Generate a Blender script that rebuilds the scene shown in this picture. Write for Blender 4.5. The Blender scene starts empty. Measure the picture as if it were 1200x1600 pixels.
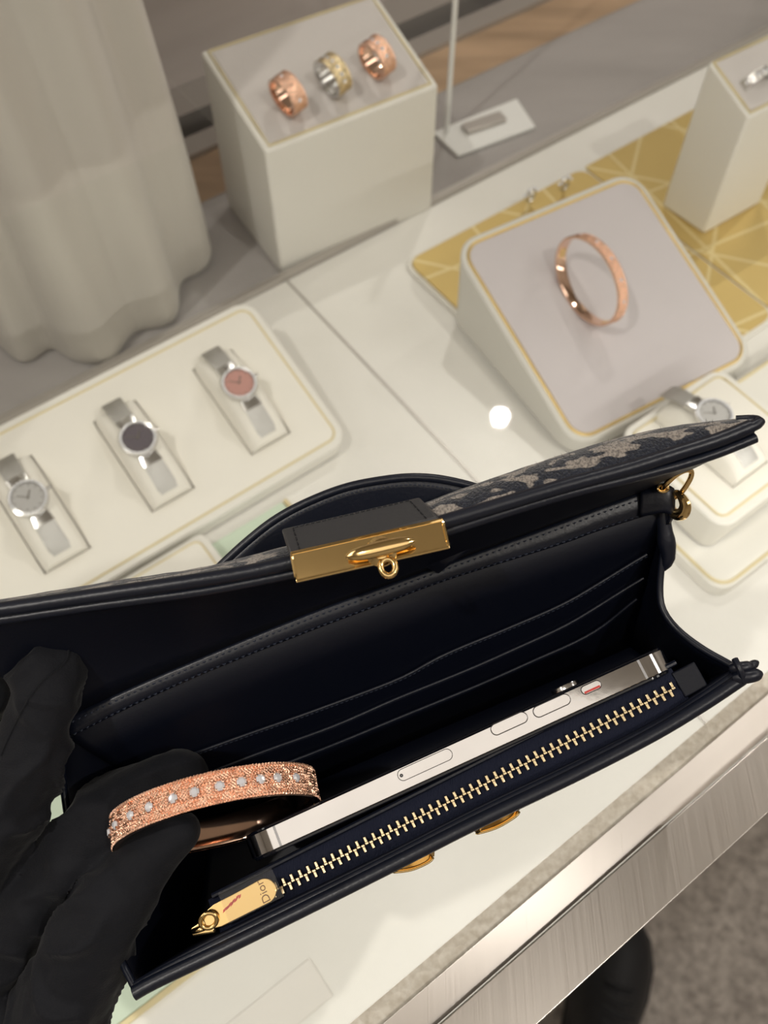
import bpy, bmesh, math, random
import numpy as np
from mathutils import Vector, Matrix, noise
random.seed(7)
S = bpy.context.scene
COL = S.collection
# ------------------------------------------------------------------ camera
F = 1392.0; TILT = math.atan2(850, 1392.0); H = 0.53; AZ = math.radians(36.6)
K = H / 0.48 / 1000.0
CAM = Vector((0, 0, H))
FWD = Vector((0, math.sin(TILT), -math.cos(TILT))); UP = Vector((0, math.cos(TILT), math.sin(TILT))); RT = Vector((1, 0, 0))
cd = bpy.data.cameras.new('camera'); cam = bpy.data.objects.new('camera', cd); COL.objects.link(cam)
cam.location = CAM; cam.rotation_euler = (math.pi/2 - (math.pi/2 - TILT), 0, 0)
cd.sensor_fit = 'VERTICAL'; cd.sensor_height = 36; cd.lens = 36*F/1600; cd.clip_start = 0.01
cd.dof.use_dof = True; cd.dof.focus_distance = 0.285; cd.dof.aperture_fstop = 12.5
S.camera = cam
# ------------------------------------------------------------------ view + world
S.view_settings.view_transform = 'Standard'; S.view_settings.look = 'None'
S.view_settings.exposure = 0.0; S.view_settings.gamma = 1.0; S.view_settings.use_curve_mapping = False
w = bpy.data.worlds.new('world'); S.world = w; w.use_nodes = True
w.node_tree.nodes['Background'].inputs[0].default_value = (1.0, 0.93, 0.85, 1)
w.node_tree.nodes['Background'].inputs[1].default_value = 0.5

E1 = Vector((math.cos(AZ), math.sin(AZ), 0)); E2 = Vector((-math.sin(AZ), math.cos(AZ), 0)); EZ = Vector((0, 0, 1))
def P(px, py, d):                       # a point seen at that place of the photograph, d metres deep
    return CAM + d*((px-600)/F*RT + (800-py)/F*UP + FWD)
def on(px, py, z=0.0):
    d = P(px, py, 1.0) - CAM
    return CAM + d*((z-H)/d.z)
def W(u, v, z):                         # display-case frame, millimetres of the survey
    return (u*E1 + v*E2 + z*EZ)*K
def uvw(p): return Vector((p.dot(E1), p.dot(E2), p.z))/K

def area(name, loc, target, size, energy, col, size_y=None, spread=None):
    l = bpy.data.lights.new(name, 'AREA'); l.energy = energy; l.color = col
    l.shape = 'RECTANGLE' if size_y else 'DISK'; l.size = size
    if size_y: l.size_y = size_y
    if spread: l.spread = spread
    o = bpy.data.objects.new(name, l); COL.objects.link(o); o.location = loc
    o.rotation_euler = (Vector(target)-Vector(loc)).to_track_quat('-Z', 'Y').to_euler()
    return o
ZC = 1.95; ZF = -0.85
WARM = (1.0, 0.945, 0.875)
FILL_PANELS = [(-1.95, .5, .6, 2.2, 12), (1.95, .3, .6, 2.0, 12), (0, -.85, 2.0, 1.3, 2.3)]  # unseen panels added as fill light; the last brightens the phone edge
for x, y, a, b, e in FILL_PANELS: area('fill_panel_light', (x, y, ZC-.02), (x, y, 0), a, e, WARM, b)
SPOTS = [((-0.75, -0.35), 9), ((.35, 1.64), 6), ((1.9, 2.3), 6), ((.95, -.55), 7)]  # last spot is an added lamp that brightens carpet and steel
for (x, y), e in SPOTS:
    area('downlight', (x, y, ZC-0.03), (x*0.2, y*0.2+0.1, 0), 0.05, e, (1.0, 0.95, 0.88))
# light strip of the case itself, under the front rail
def strip(name, p, tgt, e):
    o = area(name, p, tgt, 1.1, e, (1.0, 0.97, 0.91), 0.012)
    z = (p - tgt).normalized(); x = E1; y = z.cross(x)
    o.rotation_euler = Matrix((x, y, z)).transposed().to_euler()
    return o
strip('case_strip_light', W(200, 20, 0)+EZ*.146, W(200, 110, 0), .6)

# ------------------------------------------------------------------ materials
def mat(name, col, rough=0.5, metal=0.0, spec=0.5, bump=None, coat=0, aniso=0, sheen=0, trans=0):
    m = bpy.data.materials.new(name); m.use_nodes = True; nt = m.node_tree; b = nt.nodes['Principled BSDF']
    b.inputs['Base Color'].default_value = (*col, 1); b.inputs['Roughness'].default_value = rough
    b.inputs['Metallic'].default_value = metal; b.inputs['Specular IOR Level'].default_value = spec
    b.inputs['Coat Weight'].default_value = coat; b.inputs['Anisotropic'].default_value = aniso
    b.inputs['Sheen Weight'].default_value = sheen; b.inputs['Transmission Weight'].default_value = trans
    if bump:                            # (kind, scale vector, strength, distance)
        kind, sc, st, dist = bump
        tc = nt.nodes.new('ShaderNodeTexCoord'); mp = nt.nodes.new('ShaderNodeMapping')
        mp.inputs['Scale'].default_value = sc
        if len(bump) > 4: pass
        tx = nt.nodes.new('ShaderNodeTexNoise' if kind == 'noise' else 'ShaderNodeTexVoronoi')
        tx.inputs['Scale'].default_value = 1
        if kind == 'noise': tx.inputs['Detail'].default_value = 5
        bp = nt.nodes.new('ShaderNodeBump'); bp.inputs['Strength'].default_value = st; bp.inputs['Distance'].default_value = dist
        nt.links.new(tc.outputs['Object'], mp.inputs[0]); nt.links.new(mp.outputs[0], tx.inputs['Vector'])
        nt.links.new(tx.outputs[0], bp.inputs['Height']); nt.links.new(bp.outputs[0], b.inputs['Normal'])
    return m
def nodes(m): return m.node_tree.nodes, m.node_tree.links, m.node_tree.nodes['Principled BSDF']
def mottle(m, c1, c2, scale, detail=4, lo=0.35, hi=0.65, rot=None):
    n, l, b = nodes(m); tc = n.new('ShaderNodeTexCoord'); mp = n.new('ShaderNodeMapping'); mp.inputs['Scale'].default_value = scale
    if rot is not None: mp.inputs['Rotation'].default_value = (0, 0, rot)
    t = n.new('ShaderNodeTexNoise'); t.inputs['Scale'].default_value = 1; t.inputs['Detail'].default_value = detail
    r = n.new('ShaderNodeValToRGB'); r.color_ramp.elements[0].position = lo; r.color_ramp.elements[1].position = hi
    r.color_ramp.elements[0].color = (*c1, 1); r.color_ramp.elements[1].color = (*c2, 1)
    l.new(tc.outputs['Object'], mp.inputs[0]); l.new(mp.outputs[0], t.inputs['Vector']); l.new(t.outputs[0], r.inputs[0]); l.new(r.outputs[0], b.inputs['Base Color'])
    return m
M = {}
M['case_white'] = mottle(mat('case_white', (.80, .77, .70), .35), (.76, .74, .69), (.83, .81, .77), (5, 5, 5))
M['shell'] = mat('shell', (.74, .71, .66), .55)
M['ivory'] = mat('ivory', (.78, .76, .705), .5)
M['suede'] = mat('suede', (.82, .79, .72), .85, sheen=.3, bump=('noise', (900, 900, 900), .25, .0005))
M['satin'] = mat('satin', (.60, .56, .54), .6, sheen=.3, bump=('noise', (40, 40, 40), .35, .004))
M['greysuede'] = mat('greysuede', (.56, .52, .53), .8, sheen=.2, bump=('noise', (1200, 1200, 1200), .2, .0004))
M['goldline'] = mat('goldline', (.75, .56, .24), .35, 1)
M['paleline'] = mat('paleline', (.70, .60, .36), .5, .4)
M['gold'] = mat('gold', (.92, .66, .30), .10, 1)
M['palegold'] = mat('palegold', (.80, .66, .42), .22, 1)
M['rose'] = mat('rose', (.93, .58, .42), .27, 1)
M['rosepol'] = mat('rosepol', (.88, .60, .46), .08, 1)
M['yellowgold'] = mat('yellowgold', (.76, .62, .38), .25, 1)
M['silver'] = mat('silver', (.72, .71, .70), .2, 1)
M['mesh_silver'] = mat('mesh_silver', (.55, .54, .52), .42, 1, bump=('voronoi', (1500, 1500, 1500), .6, .0004))
M['chrome'] = mottle(mat('chrome', (.74, .73, .74), .07, 1, bump=('noise', (60, 60, 60), .04, .001)), (.70, .69, .70), (.80, .79, .80), (30, 30, 30))
M['diamond'] = mat('diamond', (.93, .94, 1), .02, 0, .9, coat=1)
n, l, b = nodes(M['diamond']); b.inputs['IOR'].default_value = 2.4; b.inputs['Metallic'].default_value = .0; b.inputs['Roughness'].default_value = .08
M['leather'] = mat('leather', (.0055, .0078, .017), .36, 0, .5, bump=('noise', (700, 700, 700), .25, .0004))
M['tableather'] = mat('tableather', (.040, .040, .043), .38, 0, .5, bump=('noise', (600, 600, 600), .3, .0004), coat=.2)
M['lining'] = mat('lining', (.0022, .0035, .010), .5, 0, .3, bump=('noise', (900, 900, 900), .15, .0003))
M['tape'] = mat('tape', (.006, .009, .026), .8, 0, .3, bump=('noise', (2500, 300, 2500), .8, .0006))
M['thread'] = mat('thread', (.030, .037, .058), .45)
M['glove'] = mat('glove', (.0052, .0060, .0095), .75, 0, .25, sheen=.07, bump=('noise', (1800, 1800, 1800), .35, .0005))
M['sleeve'] = mat('sleeve', (.008, .009, .012), .85, 0, .2)
M['black'] = mat('black', (.010, .011, .014), .3)
M['screen'] = mat('screen', (.004, .005, .009), .06)
M['red'] = mat('red', (.65, .06, .05), .4)
M['boot'] = mat('boot', (.006, .007, .010), .5, bump=('noise', (60, 60, 60), .3, .003))
M['grey_floor'] = mottle(mat('grey_shelf', (.36, .34, .33), .16, 0, .6), (.33, .31, .30), (.40, .375, .365), (3, 14, 3), rot=AZ)
M['wood'] = mottle(mat('tan_wood', (.5, .34, .2), .3), (.36, .245, .15), (.60, .41, .26), (5, 26, 5), rot=-AZ)
M['alu'] = mat('alu', (.50, .47, .44), .38, .6)
M['slot'] = mat('slot', (.010, .010, .012), .6)
M['marble'] = mottle(mat('pink_marble', (.55, .49, .47), .28), (.46, .41, .39), (.60, .54, .52), (2.5, 2.5, 16))
M['drape'] = mat('drape', (.56, .53, .48), .42, 0, .4, sheen=.2, bump=('noise', (5, 5, 5), .1, .004))
M['pearl'] = mat('pearl', (.66, .645, .60), .4)
M['acrylic'] = mat('acrylic', (.82, .82, .80), .15)
M['green'] = mat('pale_green_glass', (.60, .70, .57), .25)
M['wall'] = mottle(mat('wall_paint', (.55, .49, .42), .7), (.5, .46, .41), (.60, .56, .51), (1, 1, 1))
M['ceiling'] = mat('ceiling_paint', (.75, .72, .67), .8)
m = mottle(mat('carpet', (.3, .26, .23), .95, bump=('noise', (220, 220, 220), 1, .01)), (.34, .30, .27), (.66, .60, .545), (90, 90, 90), detail=8, lo=.3, hi=.7); M['carpet'] = m
M['lamp'] = mat('lamp', (1, .95, .85), .5); n, l, b = nodes(M['lamp']); b.inputs['Emission Color'].default_value = (1, .93, .82, 1); b.inputs['Emission Strength'].default_value = 14
M['panel'] = mat('panel', (1, .95, .85), .5); n, l, b = nodes(M['panel']); b.inputs['Emission Color'].default_value = (1, .92, .8, 1); b.inputs['Emission Strength'].default_value = .6

def brushed(name, col, rough):
    m = mat(name, col, rough, 1, aniso=.6); n, l, b = nodes(m)
    tc = n.new('ShaderNodeTexCoord'); mp = n.new('ShaderNodeMapping'); mp.inputs['Scale'].default_value = (3000, 12, 12)
    mp.inputs['Rotation'].default_value = (0, 0, -AZ)
    # brushed marks run across the rail
    t = n.new('ShaderNodeTexNoise'); t.inputs['Scale'].default_value = 1; t.inputs['Detail'].default_value = 6
    r = n.new('ShaderNodeMapRange'); r.inputs['To Min'].default_value = rough-.08; r.inputs['To Max'].default_value = rough+.12
    bp = n.new('ShaderNodeBump'); bp.inputs['Strength'].default_value = .03; bp.inputs['Distance'].default_value = .0001
    l.new(tc.outputs['Object'], mp.inputs[0]); l.new(mp.outputs[0], t.inputs['Vector']); l.new(t.outputs[0], r.inputs['Value'])
    l.new(r.outputs[0], b.inputs['Roughness']); l.new(t.outputs[0], bp.inputs['Height']); l.new(bp.outputs[0], b.inputs['Normal'])
    return m
M['steel'] = brushed('steel', (.68, .635, .59), .30)
def facing_glass(name, tint, ior=1.45, gl=1.0):
    m = bpy.data.materials.new(name); m.use_nodes = True; n = m.node_tree.nodes; l = m.node_tree.links
    n.remove(n['Principled BSDF']); out = n['Material Output']
    t = n.new('ShaderNodeBsdfTransparent'); t.inputs[0].default_value = (*tint, 1)
    g = n.new('ShaderNodeBsdfGlossy'); g.inputs['Roughness'].default_value = .02
    fr = n.new('ShaderNodeFresnel'); ge = n.new('ShaderNodeNewGeometry'); mi = n.new('ShaderNodeMix'); mi.inputs[2].default_value = ior; mi.inputs[3].default_value = 1/ior   # same facing reflectance on both faces
    l.new(ge.outputs['Backfacing'], mi.inputs[0]); l.new(mi.outputs[0], fr.inputs[0]); mx = n.new('ShaderNodeMixShader')
    l.new(fr.outputs[0], mx.inputs[0]); l.new(t.outputs[0], mx.inputs[1]); l.new(g.outputs[0], mx.inputs[2]); l.new(mx.outputs[0], out.inputs[0])
    return m
M['glass'] = facing_glass('clear_glass', (.99, .995, .99), 1.2)
M['film'] = facing_glass('clear_film', (.97, .97, .97), 1.35)
M['edge'] = mottle(mat('glass_edge', (.62, .56, .45), .35, bump=('voronoi', (260, 260, 260), .5, .001)), (.64, .58, .48), (.80, .75, .65), (330, 330, 330))
# gold tray with a criss-cross quilted line pattern
def gold_tray():
    m = mat('gold_quilt', (.72, .54, .20), .42, .55, bump=('noise', (500, 500, 500), .3, .0005)); n, l, b = nodes(m)
    tc = n.new('ShaderNodeTexCoord'); last = None
    for a, off in ((0.0, 0.0), (math.pi/2, .2), (math.pi/4, .5), (-math.pi/4, .1)):
        mp = n.new('ShaderNodeMapping'); mp.inputs['Rotation'].default_value = (0, 0, -AZ - a + .15)
        sx = n.new('ShaderNodeSeparateXYZ'); mu = n.new('ShaderNodeMath'); mu.operation = 'MULTIPLY_ADD'; mu.inputs[1].default_value = 12.5; mu.inputs[2].default_value = off
        fr = n.new('ShaderNodeMath'); fr.operation = 'FRACT'; gt = n.new('ShaderNodeMath'); gt.operation = 'LESS_THAN'; gt.inputs[1].default_value = .035
        l.new(tc.outputs['Object'], mp.inputs[0]); l.new(mp.outputs[0], sx.inputs[0]); l.new(sx.outputs[0], mu.inputs[0]); l.new(mu.outputs[0], fr.inputs[0]); l.new(fr.outputs[0], gt.inputs[0])
        if last is None: last = gt
        else:
            mx = n.new('ShaderNodeMath'); mx.operation = 'MAXIMUM'; l.new(last.outputs[0], mx.inputs[0]); l.new(gt.outputs[0], mx.inputs[1]); last = mx
    c = n.new('ShaderNodeMix'); c.data_type = 'RGBA'; c.inputs[6].default_value = (.66, .49, .19, 1); c.inputs[7].default_value = (.80, .67, .36, 1)
    l.new(last.outputs[0], c.inputs[0]); l.new(c.outputs[2], b.inputs['Base Color'])
    return m
M['goldtray'] = gold_tray()
# woven jacquard of the flap
def jacquard():
    m = mat('jacquard', (.05, .05, .07), .9, 0, .2, sheen=.3); n, l, b = nodes(m)
    tc = n.new('ShaderNodeTexCoord'); mp = n.new('ShaderNodeMapping'); mp.inputs['Scale'].default_value = (125, 260, 320); mp.inputs['Rotation'].default_value = (0, 0, -.45)
    t = n.new('ShaderNodeTexNoise'); t.inputs['Scale'].default_value = 1; t.inputs['Detail'].default_value = 1.2
    r = n.new('ShaderNodeValToRGB'); r.color_ramp.elements[0].position = .50; r.color_ramp.elements[1].position = .545
    r.color_ramp.elements[0].color = (.020, .024, .038, 1); r.color_ramp.elements[1].color = (.36, .32, .28, 1)
    t2 = n.new('ShaderNodeTexNoise'); t2.inputs['Scale'].default_value = 1; mp2 = n.new('ShaderNodeMapping'); mp2.inputs['Scale'].default_value = (1500, 900, 1500)
    mx = n.new('ShaderNodeMix'); mx.data_type = 'RGBA'; mx.blend_type = 'MULTIPLY'; mx.inputs[0].default_value = .8
    r2 = n.new('ShaderNodeValToRGB'); r2.color_ramp.elements[0].position = .35; r2.color_ramp.elements[0].color = (.25, .25, .28, 1); r2.color_ramp.elements[1].position = .6
    bp = n.new('ShaderNodeBump'); bp.inputs['Strength'].default_value = .9; bp.inputs['Distance'].default_value = .0008
    l.new(tc.outputs['Object'], mp.inputs[0]); l.new(tc.outputs['Object'], mp2.inputs[0]); l.new(mp.outputs[0], t.inputs['Vector']); l.new(mp2.outputs[0], t2.inputs['Vector'])
    l.new(t.outputs[0], r.inputs[0]); l.new(t2.outputs[0], r2.inputs[0]); l.new(r.outputs[0], mx.inputs[6]); l.new(r2.outputs[0], mx.inputs[7]); l.new(mx.outputs[2], b.inputs['Base Color'])
    l.new(t2.outputs[0], bp.inputs['Height']); l.new(bp.outputs[0], b.inputs['Normal'])
    return m
M['jacquard'] = jacquard()

# ------------------------------------------------------------------ mesh helpers
class MB:
    def __init__(s): s.v = []; s.f = []
    def add(s, vs, fs, T=None):
        o = len(s.v); s.v += [tuple(T @ Vector(p)) if T else tuple(p) for p in vs]; s.f += [tuple(i+o for i in f) for f in fs]; return s
    def hexa(s, b, t):                  # four bottom and four top corners
        n = len(b); return s.add(list(b)+list(t), [tuple(reversed(range(n))), tuple(range(n, 2*n))]+[(i, (i+1) % n, n+(i+1) % n, n+i) for i in range(n)])
    def box(s, x0, x1, y0, y1, z0, z1, T=None):
        q = [(x0, y0), (x1, y0), (x1, y1), (x0, y1)]
        o = MB().hexa([(a, b, z0) for a, b in q], [(a, b, z1) for a, b in q]); return s.add(o.v, o.f, T)
    def loft(s, rows, closed=False, caps=False, T=None):
        n = len(rows[0]); vs = [p for r in rows for p in r]; fs = []
        for i in range(len(rows)-1):
            for j in range(n if closed else n-1):
                a = i*n+j; b = i*n+(j+1) % n; fs.append((a, b, b+n, a+n))
        if caps: fs += [tuple(reversed(range(n))), tuple(range((len(rows)-1)*n, len(rows)*n))]
        return s.add(vs, fs, T)
    def tube(s, path, r, n=10, closed=False, T=None, flat=1.0, ref=None):
        path = [Vector(p) for p in path]; m = len(path); rows = []; up = Vector(ref) if ref else Vector((0, 0, 1)); prev = None
        for i, p in enumerate(path):
            a = path[(i-1) % m] if closed or i else path[0]; b = path[(i+1) % m] if closed or i < m-1 else path[-1]
            t = (b-a).normalized()
            x = (prev - t*prev.dot(t)) if (prev and not ref) else t.cross(up)
            if x.length < 1e-6: x = t.orthogonal()
            x.normalize(); y = t.cross(x); prev = x
            ri = r[i] if isinstance(r, (list, tuple)) else r
            rows.append([p + x*ri*math.cos(k*2*math.pi/n) + y*ri*flat*math.sin(k*2*math.pi/n) for k in range(n)])
        if closed: rows.append(rows[0])
        return s.loft(rows, True, not closed, T)
    def lathe(s, prof, n=32, T=None, caps=False):
        return s.loft([[(r*math.cos(k*2*math.pi/n), r*math.sin(k*2*math.pi/n), z) for k in range(n)] for r, z in prof], True, caps, T)
    def ball(s, c, r, T=None, seg=12):
        rows = [[(c[0]+r[0]*math.sin(a)*math.cos(k*2*math.pi/seg), c[1]+r[1]*math.sin(a)*math.sin(k*2*math.pi/seg), c[2]+r[2]*math.cos(a)) for k in range(seg)] for a in [math.pi*(i+.02)/(seg//2+.04) for i in range(seg//2+1)]]
        return s.loft(rows, True, True, T)
    def build(s, name, m, parent=None, smooth=True, bevel=0, solid=0, subsurf=0, angle=40):
        me = bpy.data.meshes.new(name); vs = s.v
        if parent is not None:
            inv = root_of(parent).matrix_basis.inverted(); vs = [inv @ Vector(p) for p in vs]
        me.from_pydata([tuple(p) for p in vs], [], s.f); me.materials.append(m); o = bpy.data.objects.new(name, me); COL.objects.link(o)
        bm = bmesh.new(); bm.from_mesh(me); bmesh.ops.remove_doubles(bm, verts=bm.verts, dist=1e-6); bmesh.ops.recalc_face_normals(bm, faces=bm.faces)
        if smooth:
            for f in bm.faces: f.smooth = True
            for e in bm.edges:
                if len(e.link_faces) == 2 and e.calc_face_angle(0) > math.radians(angle): e.smooth = False
        bm.to_mesh(me); bm.free()
        if parent is not None: o.parent = parent
        if solid: md = o.modifiers.new('solid', 'SOLIDIFY'); md.thickness = solid; md.offset = 0
        if bevel: md = o.modifiers.new('bevel', 'BEVEL'); md.width = bevel; md.segments = 3; md.limit_method = 'ANGLE'; md.harden_normals = False
        if subsurf: md = o.modifiers.new('sub', 'SUBSURF'); md.levels = subsurf; md.render_levels = subsurf
        return o
def root_of(o):
    while o.parent: o = o.parent
    return o
def thing(name, label, cat, loc=(0, 0, 0), group=None, Mx=None):
    o = bpy.data.objects.new(name, None); COL.objects.link(o); o.empty_display_size = .01
    o.matrix_basis = Mx if Mx is not None else Matrix.Translation(Vector(loc))
    return tag(o, label, cat, group)
def tag(o, label, cat, group=None):
    o['label'] = label; o['category'] = cat
    if group: o['group'] = group
    return o
def struct(o): o['kind'] = 'structure'; return o
def stuff(o): o['kind'] = 'stuff'; return o
def copy_tree(o, parent=None):
    c = o.copy(); COL.objects.link(c); c.parent = parent
    for ch in list(o.children): copy_tree(ch, c)
    return c
def frame(o, x, y, z): # matrix from axes
    m = Matrix((x, y, z)).transposed().to_4x4(); m.translation = o; return m
def rrect(w, h, r, n=6, cx=0, cy=0):
    pts = []
    for qx, qy, a0 in ((1, 1, 0), (-1, 1, 90), (-1, -1, 180), (1, -1, 270)):
        for i in range(n+1):
            a = math.radians(a0+90*i/n); pts.append((cx+qx*(w/2-r)+r*math.cos(a), cy+qy*(h/2-r)+r*math.sin(a)))
    return pts
def cr(pts, n):                          # resample a polyline smoothly (Catmull-Rom by arc length)
    pts = [Vector(p) for p in pts]; q = [pts[0]*2-pts[1]]+pts+[pts[-1]*2-pts[-2]]; out = []
    for i in range(1, len(q)-2):
        for k in range(24):
            t = k/24; a, b, c, d = q[i-1], q[i], q[i+1], q[i+2]
            out.append(.5*((2*b)+(c-a)*t+(2*a-5*b+4*c-d)*t*t+(3*b-a-3*c+d)*t**3))
    out.append(pts[-1]); L = [0]
    for i in range(1, len(out)): L.append(L[-1]+(out[i]-out[i-1]).length)
    res = []; j = 0
    for k in range(n):
        s = L[-1]*k/(n-1)
        while j < len(L)-2 and L[j+1] < s: j += 1
        t = (s-L[j])/max(L[j+1]-L[j], 1e-9); res.append(out[j].lerp(out[j+1], min(max(t, 0), 1)))
    return res

# ------------------------------------------------------------------ room shell
def slab(name, c, m, z0, z1, parent=None):
    return MB().hexa([Vector((p[0], p[1], z0)) for p in c], [Vector((p[0], p[1], z1)) for p in c]).build(name, m, parent, smooth=False)
R = [(-2.6, -2.2), (2.9, -2.2), (2.9, 3.4), (-2.6, 3.4)]
struct(slab('floor', R, M['carpet'], ZF-.05, ZF)); struct(slab('ceiling', R, M['ceiling'], ZC, ZC+.05))
struct(slab('wall_left', [(-2.65, -2.2), (-2.6, -2.2), (-2.6, 3.4), (-2.65, 3.4)], M['wall'], ZF, ZC))
struct(slab('wall_right', [(2.9, -2.2), (2.95, -2.2), (2.95, 3.4), (2.9, 3.4)], M['wall'], ZF, ZC))
struct(slab('wall_back', [(-2.6, 3.4), (2.9, 3.4), (2.9, 3.45), (-2.6, 3.45)], M['wall'], ZF, ZC))
struct(slab('wall_front', [(-2.6, -2.25), (2.9, -2.25), (2.9, -2.2), (-2.6, -2.2)], M['wall'], ZF, ZC))

# ------------------------------------------------------------------ display case
def quad(u0, u1, v0, v1): return [W(u0, v0, 0), W(u1, v0, 0), W(u1, v1, 0), W(u0, v1, 0)]
ZG = .158                                # glass top
case = thing('display_case', 'long jewellery display case with white floor, brushed steel rail and glass top', 'display case', W(150, 200, 0))
U0, U1 = -700, 1150
slab('case_floor', quad(U0, U1, -14, 442), M['case_white'], -.03, 0, case)
slab('case_body', quad(U0, U1, -14, 442), M['shell'], ZF, -.031, case)
slab('back_ledge', quad(U0, U1, 442.5, 447), M['alu'], -.02, .006, case)
def vline(px, py, z): return on(px, py, z).dot(E2)
zs = ZG+.003
vE0 = (vline(700, 1467, zs)+vline(1142, 1100, zs))/2; vE1 = (vline(700, 1504, zs)+vline(1190, 1100, zs))/2
vS1 = (vline(700, 1583, zs)+vline(1200, 1154, zs))/2; vS2 = (vline(837, 1600, zs)+vline(1200, 1271, zs))/2
print('rail lines', vE0, vE1, vS1, vS2)
def wq(u0, u1, v0, v1): return [E1*u0*K+E2*v0, E1*u1*K+E2*v0, E1*u1*K+E2*v1, E1*u0*K+E2*v1]
slab('glass_edge_strip', wq(U0, U1, vE1-.001, vE0), M['edge'], ZG-.012, zs, case)
b_ = MB()
for va, vb, za, zb, dz in ((vS1+.0004, vE1, zs-.003, zs+.002, 0), (vS2, vS1-.0002, zs+.001, zs+.001, 0)):
    c = wq(U0, U1, va, vb)
    top = [Vector((c[0].x, c[0].y, za)), Vector((c[1].x, c[1].y, za)), Vector((c[2].x, c[2].y, zb)), Vector((c[3].x, c[3].y, zb))]
    bt = [Vector((p.x, p.y, ZG-.028)) for p in c]
    o = MB().hexa(bt, top).build('steel_rail', M['steel'], case, smooth=False, bevel=.0003)
slab('front_wall', wq(U0, U1, vS2+.003, vS2+.008), M['shell'], ZF, ZG-.0285, case)
vB = 442*K
def pane(name, c, z0, z1): return slab(name, c, M['glass'], z0, z1, case)
gl_u = 236
gl_u = 205; q_ = [(U0, vE0+.0005), (U1, vE0+.0005), (U1, vB+.002), (415, vB+.002), (415, 690*K), (gl_u, 690*K), (gl_u, vB+.002), (U0, vB+.002)]
MB().hexa([E1*u*K+E2*v+EZ*(ZG-.003) for u, v in q_], [E1*u*K+E2*v+EZ*ZG for u, v in q_]).build('glass_top', M['glass'], case, smooth=False)
# joint between two floor panels
slab('floor_joint', [W(235, -10, 0), W(236.6, -10, 0), W(238.2, 441, 0), W(236.6, 441, 0)], M['alu'], .0002, .0009, case)

# rear shelf behind the case
sh = thing('rear_shelf', 'glossy grey shelf with tan inlay and dark slot behind the glass case', 'shelf', W(300, 560, -12))
slab('shelf_surface', quad(U0, U1, 448, 556), M['grey_floor'], -.02, -.0005, sh)
slab('tan_inlay', quad(U0, U1, 556.5, 607), M['wood'], -.02, -.0005, sh)
slab('metal_trim', quad(U0, U1, 607.5, 630), M['alu'], -.02, .004, sh)
slab('dark_slot', quad(U0, U1, 630.5, 655), M['slot'], -.04, -.02, sh)
slab('metal_trim', quad(U0, U1, 655.5, 692), M['alu'], -.04, .006, sh)
slab('cabinet_body', quad(U0, U1, 448, 692), M['shell'], ZF, -.041, sh)
wb = thing('marble_panel', 'pinkish grey stone panel rising behind the rear shelf', 'panel', W(300, 700, 0))
slab('stone_face', quad(U0, U1, 693, 720), M['marble'], ZF, .6, wb)

# ------------------------------------------------------------------ ring pedestal (left, behind the glass)
def top_frame(px_list, zl):
    return [on(x, y, z) for (x, y), z in zip(px_list, zl)]
def pedestal(name, label, corners, mtop, line_m, cat='display stand', inset=.0045, body='ivory'):
    # corners: FL, FR, BR, BL of the tilted top; straight sides down to the base
    t = thing(name, label, cat, ((corners[0]+corners[2])/2).to_2d().to_3d()+Vector((0, 0, .0)))
    c = sum(corners, Vector())/4
    def ring(k, dz): return [p + (c-p).normalized()*k*1.35 + EZ*dz for p in corners]
    zb = BASEZ
    MB().hexa([Vector((p.x, p.y, zb)) for p in corners], [p for p in corners]).build('body', M[body], t, bevel=.0022)
    r0 = ring(inset, .0006)
    MB().tube([r0[i].lerp(r0[(i+1) % 4], k/6) for i in range(4) for k in range(6)], .0009, 8, True).build('gold_trim', M[line_m], t)
    r1 = ring(inset+.0014, -.004); r2 = ring(inset+.0014, .001)
    MB().hexa(r1, r2).build('pad', M[mtop], t, bevel=.0012)
    return t
BASEZ = .0
cA = [W(238, 450.5, 106), W(374, 440, 106), W(384, 528, 128), W(246, 540, 128)]
BASEZ = -.0005
ped = pedestal('display_pedestal', 'tall ivory block pedestal with satin top holding three gold rings', cA, 'satin', 'paleline')
def topplane(cs):
    x = (cs[1]-cs[0]).normalized(); z = x.cross(cs[3]-cs[0]).normalized(); return x, z.cross(x), z
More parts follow.
